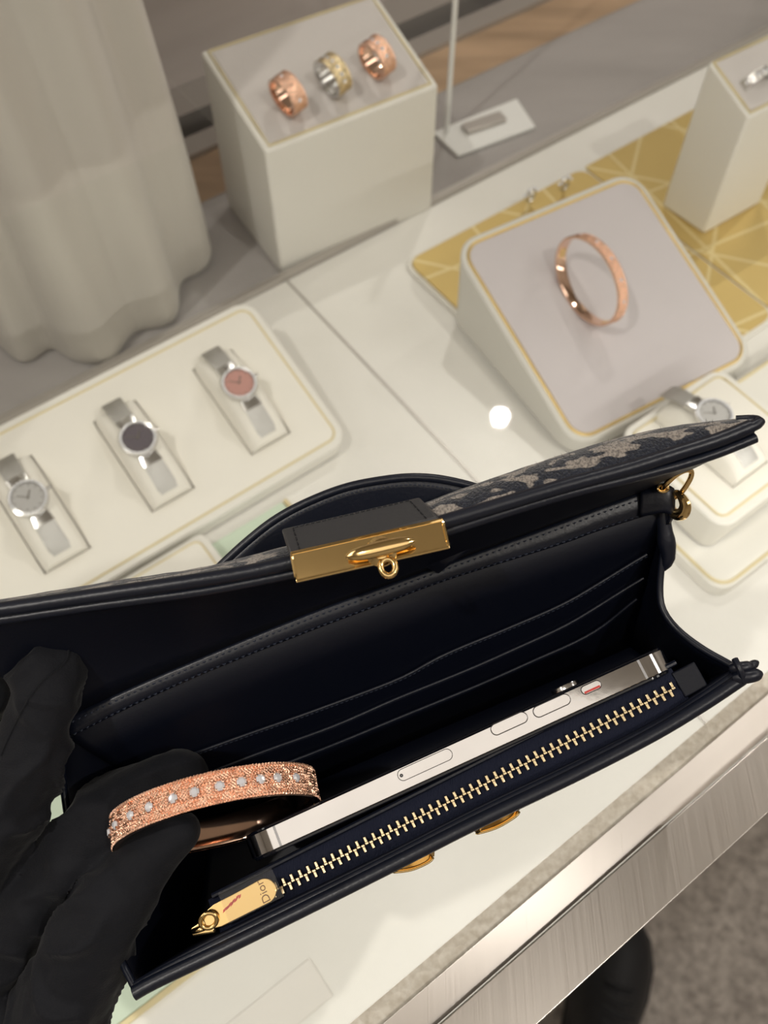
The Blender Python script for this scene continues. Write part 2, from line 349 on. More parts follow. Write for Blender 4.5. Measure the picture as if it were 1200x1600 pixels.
# ------------------------------------------------------------------ lattice bands (rings, bangles)
def band_height(s, t, per):               # s along (m), t across -1..1 : woven rope lattice
    a = s/per; tt = t*.5
    def ln(x, w): x = abs((x+.5) % 1-.5); return max(0, 1-(x/w)**2)
    rope = .62+.38*math.sin(2*math.pi*(s/.00095+t*1.5)); rope2 = .62+.38*math.sin(2*math.pi*(t/.19))
    h = .22+.22*math.sin(2*math.pi*s/.00105)*math.sin(2*math.pi*t/.22)
    for q in (a+tt, a-tt):
        h = max(h, ln(q+.065, .06)*rope, ln(q-.065, .06)*rope)
    h = max(h, ln(t*.5+.17, .04)*rope*.8, ln(t*.5-.17, .04)*rope*.8, ln(a+.5+.035, .035)*rope2*.75, ln(a+.5-.035, .035)*rope2*.75)
    if abs(t) > .84: h = .8+.3*math.sin(s*2*math.pi/.0010)
    return h
def band(mbo, mbi, A, B, wd, th, per, ns, nt, amp, T=None, inner=True, open_=None):
    # elliptical band in the xy-plane, width along z, relief outside
    per_len = []; tot = 0; pts = []
    for i in range(ns+1):
        a = 2*math.pi*i/ns; pts.append((A*math.cos(a), B*math.sin(a)))
        if i: tot += math.dist(pts[-1], pts[-2])
        per_len.append(tot)
    rows = []
    cells = round(tot/per); pr = tot/cells
    for i in range(ns):
        a = 2*math.pi*i/ns; nx, ny = math.cos(a)*B, math.sin(a)*A; L = math.hypot(nx, ny); nx /= L; ny /= L
        row = []
        for j in range(nt+1):
            t = -1+2*j/nt; h = amp*band_height(per_len[i], t, pr) - .10*th*t*t
            h += amp*.14*noise.noise(Vector((per_len[i]*3500, t*wd*1750, 0)))
            row.append((pts[i][0]+nx*(th/2+h), pts[i][1]+ny*(th/2+h), t*wd/2))
        rows.append(row)
    rows.append(rows[0]); mbo.loft(rows, T=T)
    rows = []
    for i in range(ns+1):
        a = 2*math.pi*i/ns; nx, ny = math.cos(a)*B, math.sin(a)*A; L = math.hypot(nx, ny); nx /= L; ny /= L
        x, y = pts[i]
        rows.append([(x+nx*k*th, y+ny*k*th, z*wd/2) for k, z in ((.5, -1), (0, -1.03), (-.42, -.97), (-.5, -.8), (-.5, 0), (-.5, .8), (-.42, .97), (0, 1.03), (.5, 1))])
    mbi.loft(rows, T=T)
    return pr
def stone(mb, T, r):
    mb.add([(0, 0, .62*r)]+[(r*.55*math.cos(k*math.pi/4), r*.55*math.sin(k*math.pi/4), .6*r) for k in range(8)]+[(r*math.cos((k+.5)*math.pi/4), r*math.sin((k+.5)*math.pi/4), .15*r) for k in range(8)]+[(0, 0, -.8*r)],
           [(0, 1+k, 1+(k+1) % 8) for k in range(8)]+[(1+k, 9+k, 1+(k+1) % 8) for k in range(8)]+[(1+(k+1) % 8, 9+k, 9+(k+1) % 8) for k in range(8)]+[(9+k, 17, 9+(k+1) % 8) for k in range(8)], T)
def ell(A, B, a):                          # point and outward normal
    n_ = Vector((math.cos(a)*B, math.sin(a)*A, 0)).normalized(); return Vector((A*math.cos(a), B*math.sin(a), 0)), n_
def make_ring(name, label, mo, mi, stones, nst, Mx, A=.0118, wd=.0095, cat='ring', group=None, ns=420, nt=30, amp=.0006, per=None):
    t = thing(name, label, cat, group=group)
    o_, i_ = MB(), MB(); pr = band(o_, i_, A, A, wd, .0016, per or wd*.62, ns, nt, amp)
    o_.build('woven_band', M[mo], t, angle=80); i_.build('inner_band', M[mi], t)
    for k in stones:
        a = 2*math.pi*k/nst; p, n_ = ell(A, A, a); tg = Vector((0, 0, 1)).cross(n_)
        q = MB(); stone(q, frame(p+n_*.0009, tg, Vector((0, 0, 1)), n_), .0014); q.build('diamond', M['diamond'], t, smooth=False)
    t.matrix_basis = Mx; return t
X, Y, Z = topplane(cA)
def ring_frame(px, py, z, lean, yaw, sink):
    # ring standing half sunk in the pad: its axis lies in the pad, turned by yaw
    c = on(px, py, z); ax = (X*math.cos(yaw)+Y*math.sin(yaw)); side = Z.cross(ax)
    ax = (ax*math.cos(lean)+Z*math.sin(lean)); zz = ax.cross(side)
    return frame(c, side, -zz if False else ax.cross(side), ax) if False else frame(c, side, ax.cross(side), ax)
for (px, py, lab, mo, mi, st) in ((450, 147, 'rose gold woven band ring nearest the left end of the satin pad', 'rose', 'rosepol', (3, 7)),
                                  (520, 118, 'yellow gold woven band ring in the middle of the satin pad', 'yellowgold', 'silver', (2, 3, 4, 5, 6, 7)),
                                  (589, 90, 'rose gold woven band ring with a row of small diamonds, right end of the pad', 'rose', 'rosepol', (1, 2, 3, 4, 5, 6))):
    make_ring('ring', lab, mo, mi, st, 16, ring_frame(px, py, .1325+.0065, .12, .22, 0), A=.0132, wd=.0125, group='rings on the left pedestal')

# ------------------------------------------------------------------ tall fluted drape on the left
d = thing('pleated_drape', 'tall pale cream pleated fabric drape standing behind the watch tray', 'drape', W(60, 520, 0))
base = [(-140, 560), (-70, 500), (-35, 520), (0, 545), (28, 530), (43, 487), (57, 474), (70, 470), (76, 452), (86, 447.5), (103, 447), (130, 449), (156, 455), (170, 468), (184, 476), (198, 485), (207, 500), (204, 535), (180, 590), (100, 620), (0, 625), (-110, 615)]
base = [(p.x, p.y) for p in cr([(a, b, 0) for a, b in base+base[:1]], 160)][:-1]
rows = []; cx, cy = 60, 530
prof = [(.0, .955), (2, .985), (7, 1.0), (14, .998), (50, .985), (110, .965), (180, .95), (260, .93), (330, .915), (400, .90)]
for zz, sc in prof:
    rows.append([W(cx+(x-cx)*sc + 2.5*math.sin(zz*.02+y*.05), max(cy+(y-cy)*sc+(5+6*math.sin(x*.115+zz*.004))*(y < 520), 447.8), 1+zz) for x, y in base])
MB().loft(rows, True).build('drape_cloth', M['drape'], d, subsurf=1)

# ------------------------------------------------------------------ clear rod and its foot
rod = thing('acrylic_rod', 'thin upright frosted rod on a clear foot behind the ring pedestal', 'rod', W(441, 505, 0))
MB().tube([W(441, 505, 4), W(441, 505, 330)], .0024, 14).build('shaft', M['acrylic'], rod)
MB().hexa([W(430, 476, .1), W(507, 466, .1), W(520, 505, .1), W(432, 512, .1)], [W(430, 476, 3.5), W(507, 466, 3.5), W(520, 505, 3.5), W(432, 512, 3.5)]).build('foot', M['acrylic'], rod, bevel=.001)
MB().hexa([W(452, 490, 3.6), W(490, 484, 3.6), W(492, 496, 3.6), W(454, 502, 3.6)], [W(452, 490, 8), W(490, 484, 8), W(492, 496, 8), W(454, 502, 8)]).build('clip', M['alu'], rod, bevel=.001)

# ------------------------------------------------------------------ gold tray, bracelet block
def plate(name, uv, r, z0, z1, m, parent, n=6, bevel=.0008):
    # rounded polygon plate in case coordinates (mm)
    pts = []
    k = len(uv)
    for i in range(k):
        p = Vector(uv[i]).to_2d(); a = (Vector(uv[i-1]).to_2d()-p).normalized(); b = (Vector(uv[(i+1) % k]).to_2d()-p).normalized()
        rr = r[i] if isinstance(r, (list, tuple)) else r
        A_, B_ = p+a*rr, p+b*rr
        for q in range(n+1):
            t = q/n; pts.append((1-t)**2*A_+2*t*(1-t)*p+t*t*B_)
    return MB().hexa([W(p.x, p.y, z0) for p in pts], [W(p.x, p.y, z1) for p in pts]).build(name, m, parent, bevel=bevel), pts
tr = thing('gold_tray', 'flat gold tray with quilted line pattern under the bracelet block', 'tray', W(440, 300, 0))
plate('tray_rim', [(316, 404), (760, 404), (760, 196), (316, 196)], 14, .2, 3.4, M['ivory'], tr)
plate('gold_panel', [(319, 401), (500, 401), (500, 199), (319, 199)], 12, 3.5, 5, M['goldtray'], tr)
plate('gold_panel', [(502, 401), (757, 401), (757, 199), (502, 199)], 3, 3.5, 5, M['goldtray'], tr)

zbk, zfr = 66, 17
blk = [on(900, 702, zfr*K), on(1187, 560, zfr*K), on(985, 266, zbk*K), on(703, 388, zbk*K)]
print('block', [tuple(round(c) for c in uvw(p)) for p in blk])
BT = thing('bracelet_stand', 'large square white block with slanted mauve-grey pad and gold border holding the upright bangle', 'display stand', (blk[0]+blk[2])/2*1.0-EZ*(((blk[0]+blk[2])/2).z-.006))
bx = (blk[1]-blk[0]+blk[2]-blk[3]).normalized(); bz = bx.cross(blk[3]-blk[0]).normalized(); by = bz.cross(bx); bc = sum(blk, Vector())/4
bw = ((blk[1]-blk[0]).length+(blk[2]-blk[3]).length)/2; bh = ((blk[3]-blk[0]).length+(blk[2]-blk[1]).length)/2
print('block size', bw, bh)
bf = frame(bc, bx, by, bz)
def blk_ring(w_, h_, r_, z_, n=8): return [bf @ Vector((x, y, z_)) for x, y in rrect(w_, h_, r_, n)]
RB = .020
top = blk_ring(bw, bh, RB, 0); lipo = blk_ring(bw-.003, bh-.003, RB-.0015, .0014); lipi = blk_ring(bw-.008, bh-.008, RB-.004, .0014)
base_r = [Vector((p.x, p.y, 5.2*K)).lerp(Vector((bc.x, bc.y, 5.2*K)), .015) for p in top]
MB().loft([base_r, [base_r[i].lerp(top[i], .97) for i in range(len(top))], top, lipo, lipi], True, True).build('block_body', M['pearl'], BT)
MB().tube(blk_ring(bw-.0105, bh-.0105, RB-.005, .0012), .0013, 10, True).build('gold_border', M['goldline'], BT)
MB().loft([blk_ring(bw-.0125, bh-.0125, RB-.006, .0004), blk_ring(bw-.0135, bh-.0135, RB-.0065, .0018), blk_ring(bw-.018, bh-.018, RB-.008, .0022)], True, True).build('pad', M['greysuede'], BT)

# ------------------------------------------------------------------ bangles
def make_bangle(name, label, Mx, A, B, wd, th, ns, nt, amp, dia, drad, extras=True, engr=False):
    t = thing(name, label, 'bracelet'); o_, i_ = MB(), MB(); pr = band(o_, i_, A, B, wd, th, wd*.72, ns, nt, amp)
    o_.build('woven_band', M['rose'], t, angle=80); i_.build('inner_band', M['rosepol'], t)
    for a in dia:
        p, n_ = ell(A, B, a); tg = Vector((0, 0, 1)).cross(n_)
        T = frame(p+n_*(th/2+amp*.8), tg, Vector((0, 0, 1)), n_)
        q = MB(); stone(q, T, drad)
        q.build('diamond', M['diamond'], t, smooth=False)
        q = MB()
        for k in range(4):
            a4 = math.pi/4+k*math.pi/2; q.ball((drad*1.02*math.cos(a4), drad*1.02*math.sin(a4), .25*drad), (drad*.28,)*3, T, 6)
        q.build('claw_setting', M['rosepol'], t)
    if extras:
        for a in (math.radians(200), math.radians(338)):     # hinge and clasp blocks on the inner side
            p, n_ = ell(A, B, a); tg = Vector((0, 0, 1)).cross(n_); T = frame(p-n_*th*.55, tg, Vector((0, 0, 1)), n_)
            MB().box(-.0035, .0035, -wd*.3, wd*.3, -.0006, .0006, T).build('hinge', M['gold'], t, bevel=.0003)
    t.matrix_basis = Mx
    return t
# bangle standing on the block (axis roughly along the block's width)
cP = on(928, 452, 82*K)
def cam_dir(dx, dy, dz): return (RT*dx + UP*dy - FWD*dz).normalized()     # dz towards the camera
lean = math.radians(14)
upr = (bz*math.cos(lean)+bx*math.sin(lean)).normalized(); ax_ = by.cross(upr).normalized(); upr = ax_.cross(by).normalized()
ct = on(892, 470, 40*K); tt_ = (bf.inverted() @ ct); ct = bf @ Vector((tt_.x, tt_.y, 0))
# slide the contact point along its sight line onto the tilted pad
dr = (ct-CAM); dr = (on(892, 470, 0)-CAM).normalized(); ct = CAM+dr*((bc-CAM).dot(bz)/dr.dot(bz))
make_bangle('bangle', 'rose gold woven bangle standing upright on the slanted mauve-grey pad', frame(ct+upr*.0262, by, upr, ax_), .0335, .0240, .0092, .0018, 1200, 40, .0006,
            [math.radians(a) for a in (34, 62, 90, 118, 146)], .0013)

# ------------------------------------------------------------------ small pedestal on the right
BASEZ = 5*K
cR = [W(522, 292, 95), W(585, 290, 95), W(588, 337, 117), W(525, 337, 117)]
cR = [on(1170, 184, 105*K), on(1170, 184, 105*K)+E1*62*K-E2*2*K, None, None]
bl = on(1107, 97, 124*K); cR[3] = bl; cR[2] = bl+E1*62*K-E2*2*K
print('rped', [tuple(round(c) for c in uvw(p)) for p in cR])
ped2 = pedestal('display_pedestal', 'narrow ivory block pedestal on the gold tray holding one silver ring', cR, 'satin', 'paleline', inset=.003)
X, Y, Z = topplane(cR)
c_ = on(1181, 124, 116*K); o_ = (c_-cR[0]).dot(Z); c_ = c_-Z*o_
make_ring('ring', 'silver band ring with small diamonds on the narrow right pedestal', 'silver', 'silver', (1, 2, 3, 4, 5, 6, 7), 16, frame(c_, X, Z, X.cross(Z)), A=.0115, wd=.0075, ns=300, nt=20)
# two stud earrings behind the bracelet block
for px, py, side in ((829, 306, 'left'), (882, 288, 'right')):
    c_ = on(px, py, 16*K)
    e = thing('earring', 'small silver sparkling earring behind the bracelet block, the %s of the two' % side, 'earring', on(px, py, 5*K), 'earrings on the gold tray')
    T = frame(c_, E1, EZ, E1.cross(EZ))
    MB().tube([T @ Vector((.0055*math.cos(a), .0055*math.sin(a), 0)) for a in [i*math.pi/12 for i in range(24)]], .0012, 8, True).build('hoop', M['silver'], e)
    for k, a in enumerate((20, 65, 110, 155)):
        q = MB(); stone(q, frame(T @ Vector((.0072*math.cos(math.radians(a)), .0072*math.sin(math.radians(a)), 0)), E1, T.to_3x3().col[2], EZ), .0019); q.build('crystal', M['diamond'], e, smooth=False)
    MB().tube([on(px, py, 5*K), c_], .0012, 8).build('post', M['silver'], e)

# ------------------------------------------------------------------ watches in trays
CUSH = .017
def make_watch(Mx, label, dial, strap='mesh_silver', group=None):
    # lies on a cushion arched along y; x across, z up; metres
    t = thing('wristwatch', label, 'watch', group=group)
    def arc(s, z=0):                             # follows the arch of the cushion
        y = max(-.0385, min(.0385, s)); q = math.sqrt(1-(.93*y/.0385)**2); return Vector((0, y+z*.5*y/.0385, CUSH*(q-1)+z))
    for sg in (1, -1):
        rows = []
        for k in range(11):
            s = sg*(.0145+.0225*k/10); wd = .0062+.0010*k/10
            rows.append([arc(s, .0002)+Vector((-wd, 0, 0)), arc(s, .0012)+Vector((-wd, 0, 0)), arc(s, .0016)+Vector((-wd*.8, 0, 0)), arc(s, .0016)+Vector((wd*.8, 0, 0)), arc(s, .0012)+Vector((wd, 0, 0)), arc(s, .0002)+Vector((wd, 0, 0))])
        MB().loft(rows, True, True).build('mesh_strap', M[strap], t)
        rows = []
        for k in range(7):
            s = sg*(.0100+.0080*k/6); wd = .0058+.0012*k/6
            rows.append([arc(s, .0006)+Vector((-wd, 0, 0)), arc(s, .0022)+Vector((-wd*.96, 0, 0)), arc(s, .0029)+Vector((-wd*.6, 0, 0)), arc(s, .0029)+Vector((wd*.6, 0, 0)), arc(s, .0022)+Vector((wd*.96, 0, 0)), arc(s, .0006)+Vector((wd, 0, 0))])
        MB().loft(rows, True, True).build('end_link', M['silver'], t)
    T = Matrix.Translation((0, 0, .0008)) @ Matrix.Scale(1.22, 4)
    MB().lathe([(.0001, 0), (.0088, 0), (.0100, .0010), (.0104, .0028), (.0100, .0042), (.0083, .0046)], 40, T, False).build('watch_case', M['silver'], t)
    bz_ = MB()
    for k in range(30):
        a = k*2*math.pi/30; bz_.ball((.0091*math.cos(a), .0091*math.sin(a), .0049), (.0008,)*3, T, 6)
    bz_.build('bezel', M['diamond'], t)
    MB().lathe([(.0001, .0042), (.0081, .0042), (.0082, .0038)], 36, T).build('dial', M[dial], t)
    h = MB(); h.box(-.00022, .00022, -.001, .0058, .0044, .0046, T @ Matrix.Rotation(.9, 4, 'Z')); h.box(-.0003, .0003, -.001, .0042, .0044, .0046, T @ Matrix.Rotation(-.7, 4, 'Z'))
    for k in range(12): h.box(-.00018, .00018, .0064, .0074, .0043, .0045, T @ Matrix.Rotation(k*math.pi/6, 4, 'Z'))
    h.build('hands', M['silver'], t, smooth=False)
    MB().tube([T @ Vector((.0102, 0, .0024)), T @ Vector((.0124, 0, .0024))], .0011, 12).build('crown', M['silver'], t)
    t.matrix_basis = Mx; return t
for nm, c in (('dial_grey', (.16, .14, .16)), ('dial_pink', (.62, .34, .30)), ('dial_silver', (.55, .54, .53))): M[nm] = mat(nm, c, .3, .3)

def tray_with_wells(name, label, fr, x0, x1, y0, y1, wells, rad, base_z, bezel_m='suede', hgt=None, n=1, border=.006, depth=.011):
    # fr: frame whose xy-plane is the tray top
    t = thing(name, label, 'watch tray', (fr @ Vector(((x0+x1)/2, (y0+y1)/2, 0))) * 1.0)
    t.matrix_basis = Matrix.Translation(Vector((t.matrix_basis.translation.x, t.matrix_basis.translation.y, base_z)))
    cx, cy, w_, h_ = (x0+x1)/2, (y0+y1)/2, x1-x0, y1-y0
    def rg(i, z): return [fr @ Vector((x, y, z)) for x, y in rrect(w_-2*i, h_-2*i, max(rad-i, .002), 8, cx, cy)]
    top = rg(0, -.0012); bot = [Vector((p.x, p.y, base_z)) for p in rg(.003, -.0012)]
    # outer rim as a ring, hollow inside so that the wells can sink
    MB().loft([bot, top, rg(.0012, 0), rg(border, 0), rg(border, -.004)], True).build('tray_rim', M['ivory'], t)
    MB().tube(rg(border+.0002, .0002), .0008, 8, True).build('gold_line', M['paleline'], t)
    # padded top with wells
    xs = sorted({x0+border, x1-border, *[a for w4 in wells for a in (w4[0], w4[1])]}); ys = sorted({y0+border, y1-border, *[a for w4 in wells for a in (w4[2], w4[3])]})
    mb = MB()
    def inwell(a, b): return any(w4[0]-1e-6 < a < w4[1]+1e-6 and w4[2]-1e-6 < b < w4[3]+1e-6 for w4 in wells)
    def sub(v): return [v[i]+(v[i+1]-v[i])*k/4 for i in range(len(v)-1) for k in range(4)]+[v[-1]]
    gx, gy = sub(xs), sub(ys)
    def zz(a, b):
        e = min(a-gx[0], gx[-1]-a, b-gy[0], gy[-1]-b); wd = 1.0
        for w4 in wells:
            dx = max(w4[0]-a, a-w4[1], 0); dy = max(w4[2]-b, b-w4[3], 0); wd = min(wd, math.hypot(dx, dy))
        return .0022*min(1, e/.012)**.5 - .0022*math.exp(-wd/.004)
    def rc(a, b):                        # pull the pad's corners in to the rounded outline
        r_ = rad-border; qx = max(abs(a-cx)-(w_/2-border-r_), 0); qy = max(abs(b-cy)-(h_/2-border-r_), 0); L = math.hypot(qx, qy)
        if L > r_ and L > 0: k = r_/L; return (cx+math.copysign(w_/2-border-r_+qx*k, a-cx), cy+math.copysign(h_/2-border-r_+qy*k, b-cy))
        return a, b
    for i in range(len(gx)-1):
        for j in range(len(gy)-1):
            if inwell((gx[i]+gx[i+1])/2, (gy[j]+gy[j+1])/2): continue
            q = [(gx[i], gy[j]), (gx[i+1], gy[j]), (gx[i+1], gy[j+1]), (gx[i], gy[j+1])]
            mb.add([fr @ Vector((*rc(a, b), zz(a, b))) for a, b in q], [(0, 1, 2, 3)])
    for a, b, c, d_ in wells:
        qs = [(a, c), (b, c), (b, d_), (a, d_)]
        for k in range(4):
            p, q = qs[k], qs[(k+1) % 4]
            mb.add([fr @ Vector((*p, zz(*p))), fr @ Vector((*q, zz(*q))), fr @ Vector((*q, -depth)), fr @ Vector((*p, -depth))], [(3, 2, 1, 0)])
        mb.add([fr @ Vector((*p, -depth)) for p in qs], [(0, 1, 2, 3)])
    mb.build('pad', M[bezel_m], t)
    for a, b, c, d_ in wells:
        # arched cushion that fills its well
        g = .0008; a += g; b -= g; c += g; d_ -= g; ym, L, xm = (c+d_)/2, (d_-c)/2, (a+b)/2
        rows = []
        for k in range(17):
            s = -1+2*k/16; y = ym+s*L; hh = CUSH*math.sqrt(max(0, 1-(s*.93)**2))
            sec = []
            for j in range(15):
                q = -1+2*j/14; xx = xm+q*(b-a)/2; ed = (1-abs(q)**5)**.5 if abs(q) < 1 else 0
                sec.append(fr @ Vector((xx, y, -depth+.001+(depth-.001+hh)*(.45+.55*ed))))
            sec = [fr @ Vector((a, y, -depth+.0005))]+sec+[fr @ Vector((b, y, -depth+.0005))]
            rows.append(sec)
        MB().loft(rows, True, True).build('cushion', M['suede'], t)
    return t
# left tray: slanted top through the four seen corners
zb_, zf_ = 46*K, 14*K
fl0 = on(-160, 1150, zf_); fr0 = on(523, 700, zf_); br0 = on(392, 470, zb_); 
xd = E1.copy(); yd0 = (br0-fr0); yd = (yd0-xd*yd0.dot(xd)).normalized(); zd = xd.cross(yd).normalized()
tf = frame(fr0, xd, yd, zd)
def onp(px, py, fr):
    o = fr.translation; nn = fr.to_3x3().col[2]; dd = (on(px, py, 0)-CAM).normalized(); p = CAM+dd*((o-CAM).dot(nn)/dd.dot(nn)); return fr.inverted() @ p
ht = onp(392, 470, tf).y
print('tray h', ht, 'right', onp(525, 690, tf), onp(418, 490, tf))
x1 = (onp(525, 690, tf).x+onp(418, 492, tf).x)/2+.003
wl = []; pts = [((305, 575), (360, 545), (443, 665), (385, 700)), ((150, 655), (205, 628), (295, 755), (232, 795)), ((-3, 755), (45, 722), (135, 852), (68, 892))]
cs_ = []
for q in pts:
    c4 = [onp(*p, tf) for p in q]; cs_.append(sum(c4, Vector())/4); print('cush', [(round(c.x*1000), round(c.y*1000)) for c in c4])
pitch = (cs_[0].x-cs_[2].x)/2; ymid = sum(c.y for c in cs_)/3
for k in range(4):
    xc = cs_[0].x-pitch*k; wl.append((xc-.0165, xc+.0165, ymid-.040, ymid+.037))
tray = tray_with_wells('watch_tray', 'long cream padded watch tray holding a row of silver watches', tf, x1-pitch*4.2, x1, 0.0, ht+.003, wl, .014, .0008)
labs = [('small silver watch with pink dial and mesh strap, right end of the long tray', 'dial_pink'), ('small silver watch with dark grey dial, middle of the long tray', 'dial_grey'), ('small silver watch with pale silver dial, at the left edge of the picture', 'dial_silver')]
for (px, py), (lb, dl) in zip(((368, 612), (212, 698), (45, 797)), labs):
    p = onp(px, py, tf); i = ((368, 212, 45).index(px)); xc = cs_[0].x-pitch*i
    make_watch(tf @ frame(Vector((xc, ymid+.002, CUSH-.0002)), Vector((1, 0, 0)), Vector((0, 1, 0)), Vector((0, 0, 1))), lb, dl, group='watches on cushions')

# right: small tray with one watch, stacked on a wider base tray
zr = 42*K
c0 = on(1122, 838, zr)
tf2 = frame(Vector((c0.x, c0.y, zr)), E1, E2, EZ)
# its corner is rounded, so start a little outside the seen curve
x0_, y0_ = onp(1060, 760, tf2).x, onp(1200, 770, tf2).y
print('rtray', x0_, y0_, [tuple(round(c*1000) for c in onp(*p, tf2)) for p in ((1115, 833), (1060, 760), (1145, 600), (1200, 672), (1125, 640), (1140, 745), (1105, 625), (1178, 700))])
RT0 = onp(1147, 598, tf2); 
tray2 = tray_with_wells('watch_tray', 'cream watch tray half hidden behind the bag flap, holding one watch', tf2, x0_-.002, x0_+.098, y0_-.002, y0_+.092, [(x0_+.027, x0_+.062, y0_+.016, y0_+.087)], .012, 12*K)
make_watch(tf2 @ frame(Vector((x0_+.0445, y0_+.057, CUSH-.0002)), Vector((1, 0, 0)), Vector((0, 1, 0)), Vector((0, 0, 1))), 'silver watch partly hidden by the raised bag flap, under the bracelet block', 'dial_silver', group='watches on cushions')
bt = thing('base_tray', 'low cream tray with rounded gold-edged rim under the right watch tray', 'tray', W(380, 120, 0))
zq = 11.5*K
p0 = uvw(on(1050, 850, zq)); p1 = uvw(on(1200, 862, zq))
_, pl = plate('tray_plate', [(p0.x-1, p1.y-3), (560, p1.y-3), (560, 172), (p0.x-1, 172)], 13, .5, 10.5, M['ivory'], bt)
MB().tube([W(p.x+(2.5 if p.x < 400 else -2.5), p.y+(2.5 if p.y < 120 else -2.5), 10.9) for p in pl], .0011, 8, True).build('gold_line', M['paleline'], bt)

# pale green glass plate, small box, clear label
gp = thing('green_glass_plate', 'pale green glass plate with a thin yellow edge lying in the case', 'plate', W(0, 190, 0))
plate('glass_sheet', [(-320, 84), (-42, 84), (127, 260), (127, 279), (60, 279), (-320, 279)], 2, .3, 2.2, M['green'], gp)
plate('yellow_edge', [(-320, 81), (-40, 81), (-40, 83.6), (-320, 83.6)], .2, .3, 3, M['paleline'], gp)
plate('yellow_edge', [(127.5, 260), (130, 260), (130, 279), (127.5, 279)], .2, .3, 3, M['paleline'], gp)
sb = thing('small_box', 'small flat white box with gold inner line beside the long watch tray', 'box', W(30, 245, 0))
pq = uvw(on(345, 872, 20*K))
plate('box_body', [(-30, 222), (pq.x+1, 222), (pq.x+1, 280.5), (-30, 280.5)], 6, 2.4, 18, M['ivory'], sb, bevel=.001)
_, pl = plate('box_pad', [(-26, 226), (pq.x-4, 226), (pq.x-4, 276.5), (-26, 276.5)], 5, 18.1, 18.8, M['suede'], sb)
MB().tube([W(p.x, p.y, 18.8) for p in pl], .0006, 8, True).build('gold_line', M['paleline'], sb)
lb_ = thing('clear_label', 'faint clear acrylic label lying flat on the white case floor', 'label', W(-30, 44, 0))
M['label'] = mat('label_acrylic', (.78, .75, .70), .12)
plate('acrylic_plate', [(-95, 34), (-5, 34), (-5, 54), (-95, 54)], .5, .2, 1.2, M['label'], lb_)

# ------------------------------------------------------------------ ceiling downlights (last one added), panels added for reflections and light
for i, ((x, y), e) in enumerate(SPOTS):
    t = thing('ceiling_downlight', 'round recessed ceiling downlight', 'ceiling light', (x, y, ZC), 'ceiling downlights outside the picture')
    MB().lathe([(.001, -.004), (.026, -.004), (.026, 0)], 24, Matrix.Translation((x, y, ZC))).build('lens', M['lamp'], t)
    MB().lathe([(.028, 0), (.028, -.008), (.045, -.008), (.048, 0)], 24, Matrix.Translation((x, y, ZC))).build('trim_ring', M['alu'], t)
for (x, y, a, b, e) in FILL_PANELS:
    t = thing('fill_light_panel', 'large rectangular fill light panel added on the ceiling', 'ceiling light', (x, y, ZC), 'added ceiling panels')
    MB().box(x-a/2, x+a/2, y-b/2, y+b/2, ZC-.012, ZC-.001).build('diffuser', M['panel'], t, smooth=False)

# ================================================================== HANDBAG
BO = P(700, 1150, .36)
bag = thing('handbag', 'open dark navy leather and woven clutch bag held tilted above the glass case', 'handbag', BO)
DD = (RT*120 + UP*-390 + FWD*1392).normalized()
DEPTH = .062
def line(pts, n): return cr([P(*p) for p in pts], n)
N = 60
rim = line([(208, 1553, .268), (240, 1535, .269), (330, 1492, .270), (450, 1433, .272), (600, 1358, .274), (750, 1282, .276), (900, 1210, .278), (1020, 1148, .280), (1100, 1100, .281), (1160, 1060, .282)], N)
rim_in = line([(212, 1535, .270), (245, 1516, .271), (330, 1470, .272), (450, 1411, .274), (600, 1338, .276), (750, 1262, .278), (900, 1191, .280), (1020, 1130, .282), (1095, 1083, .283), (1150, 1046, .284)], N)
def down(c, d, k=0.0): return [p + DD*d + UP*k for p in c]
# front panel (outer) as a padded sheet
rows = [down(rim, q*DEPTH) for q in (0, .2, .5, 1)]
MB().loft(rows).build('front_panel', M['leather'], bag, solid=.0022)
MB().tube(down(rim, .0006), .0022, 14).build('front_piping', M['leather'], bag)
mid = [a.lerp(b, .55)+DD*.0012 for a, b in zip(rim, rim_in)]
MB().tube(mid, .0017, 12).build('front_piping', M['leather'], bag)
MB().loft([rim_in, down(rim_in, .02), down(rim_in, DEPTH)]).build('front_lining', M['lining'], bag, solid=.001)
# zipped pocket
zA, zB = P(425, 1393, .2815), P(1056, 1074, .286)
zx = (zB-zA).normalized(); zy0 = DD.cross(zx).normalized(); zy = zy0 if zy0.dot(UP) > 0 else -zy0; zz_ = -(DD - zx*DD.dot(zx)).normalized()
zL = (zB-zA).length
zf = frame(zA, zx, zy, zz_)
zip_ = MB()
secs = []
for k in range(41):
    s = -.020+(zL+.022)*k/40
    secs.append([zf @ Vector((s, y, z)) for y, z in ((-.0070, -.006), (-.0068, -.0014), (-.0045, -.0008), (-.0018, -.0004), (-.0004, -.0012), (.0004, -.0012), (.0018, -.0004), (.0045, -.0006), (.0064, -.0010), (.0066, -.006))])
zipper = zip_.loft(secs).build('zipper', M['tape'], bag)
pitch_ = zL/50
tooth = None
for k in range(100):
    s = (k//2+.5*(k % 2)+.15)*pitch_; sg = 1 if k % 2 else -1
    if tooth is None:
        q = MB().box(-.0005, .0005, -.0004, .0021, -.0002, .0010)
        q.box(-.00062, .00062, -.0005, .0004, -.0002, .00115)
        tooth = q.build('zipper_tooth', M['palegold'], None, bevel=.00022); o = tooth
    else: o = tooth.copy(); COL.objects.link(o)
    o.parent = zipper
    mt = zf @ Matrix.Translation((s, sg*.00015, 0)) @ (Matrix.Rotation(math.pi, 4, 'Z') if sg < 0 else Matrix.Identity(4))
    o.matrix_basis = bag.matrix_basis.inverted() @ mt
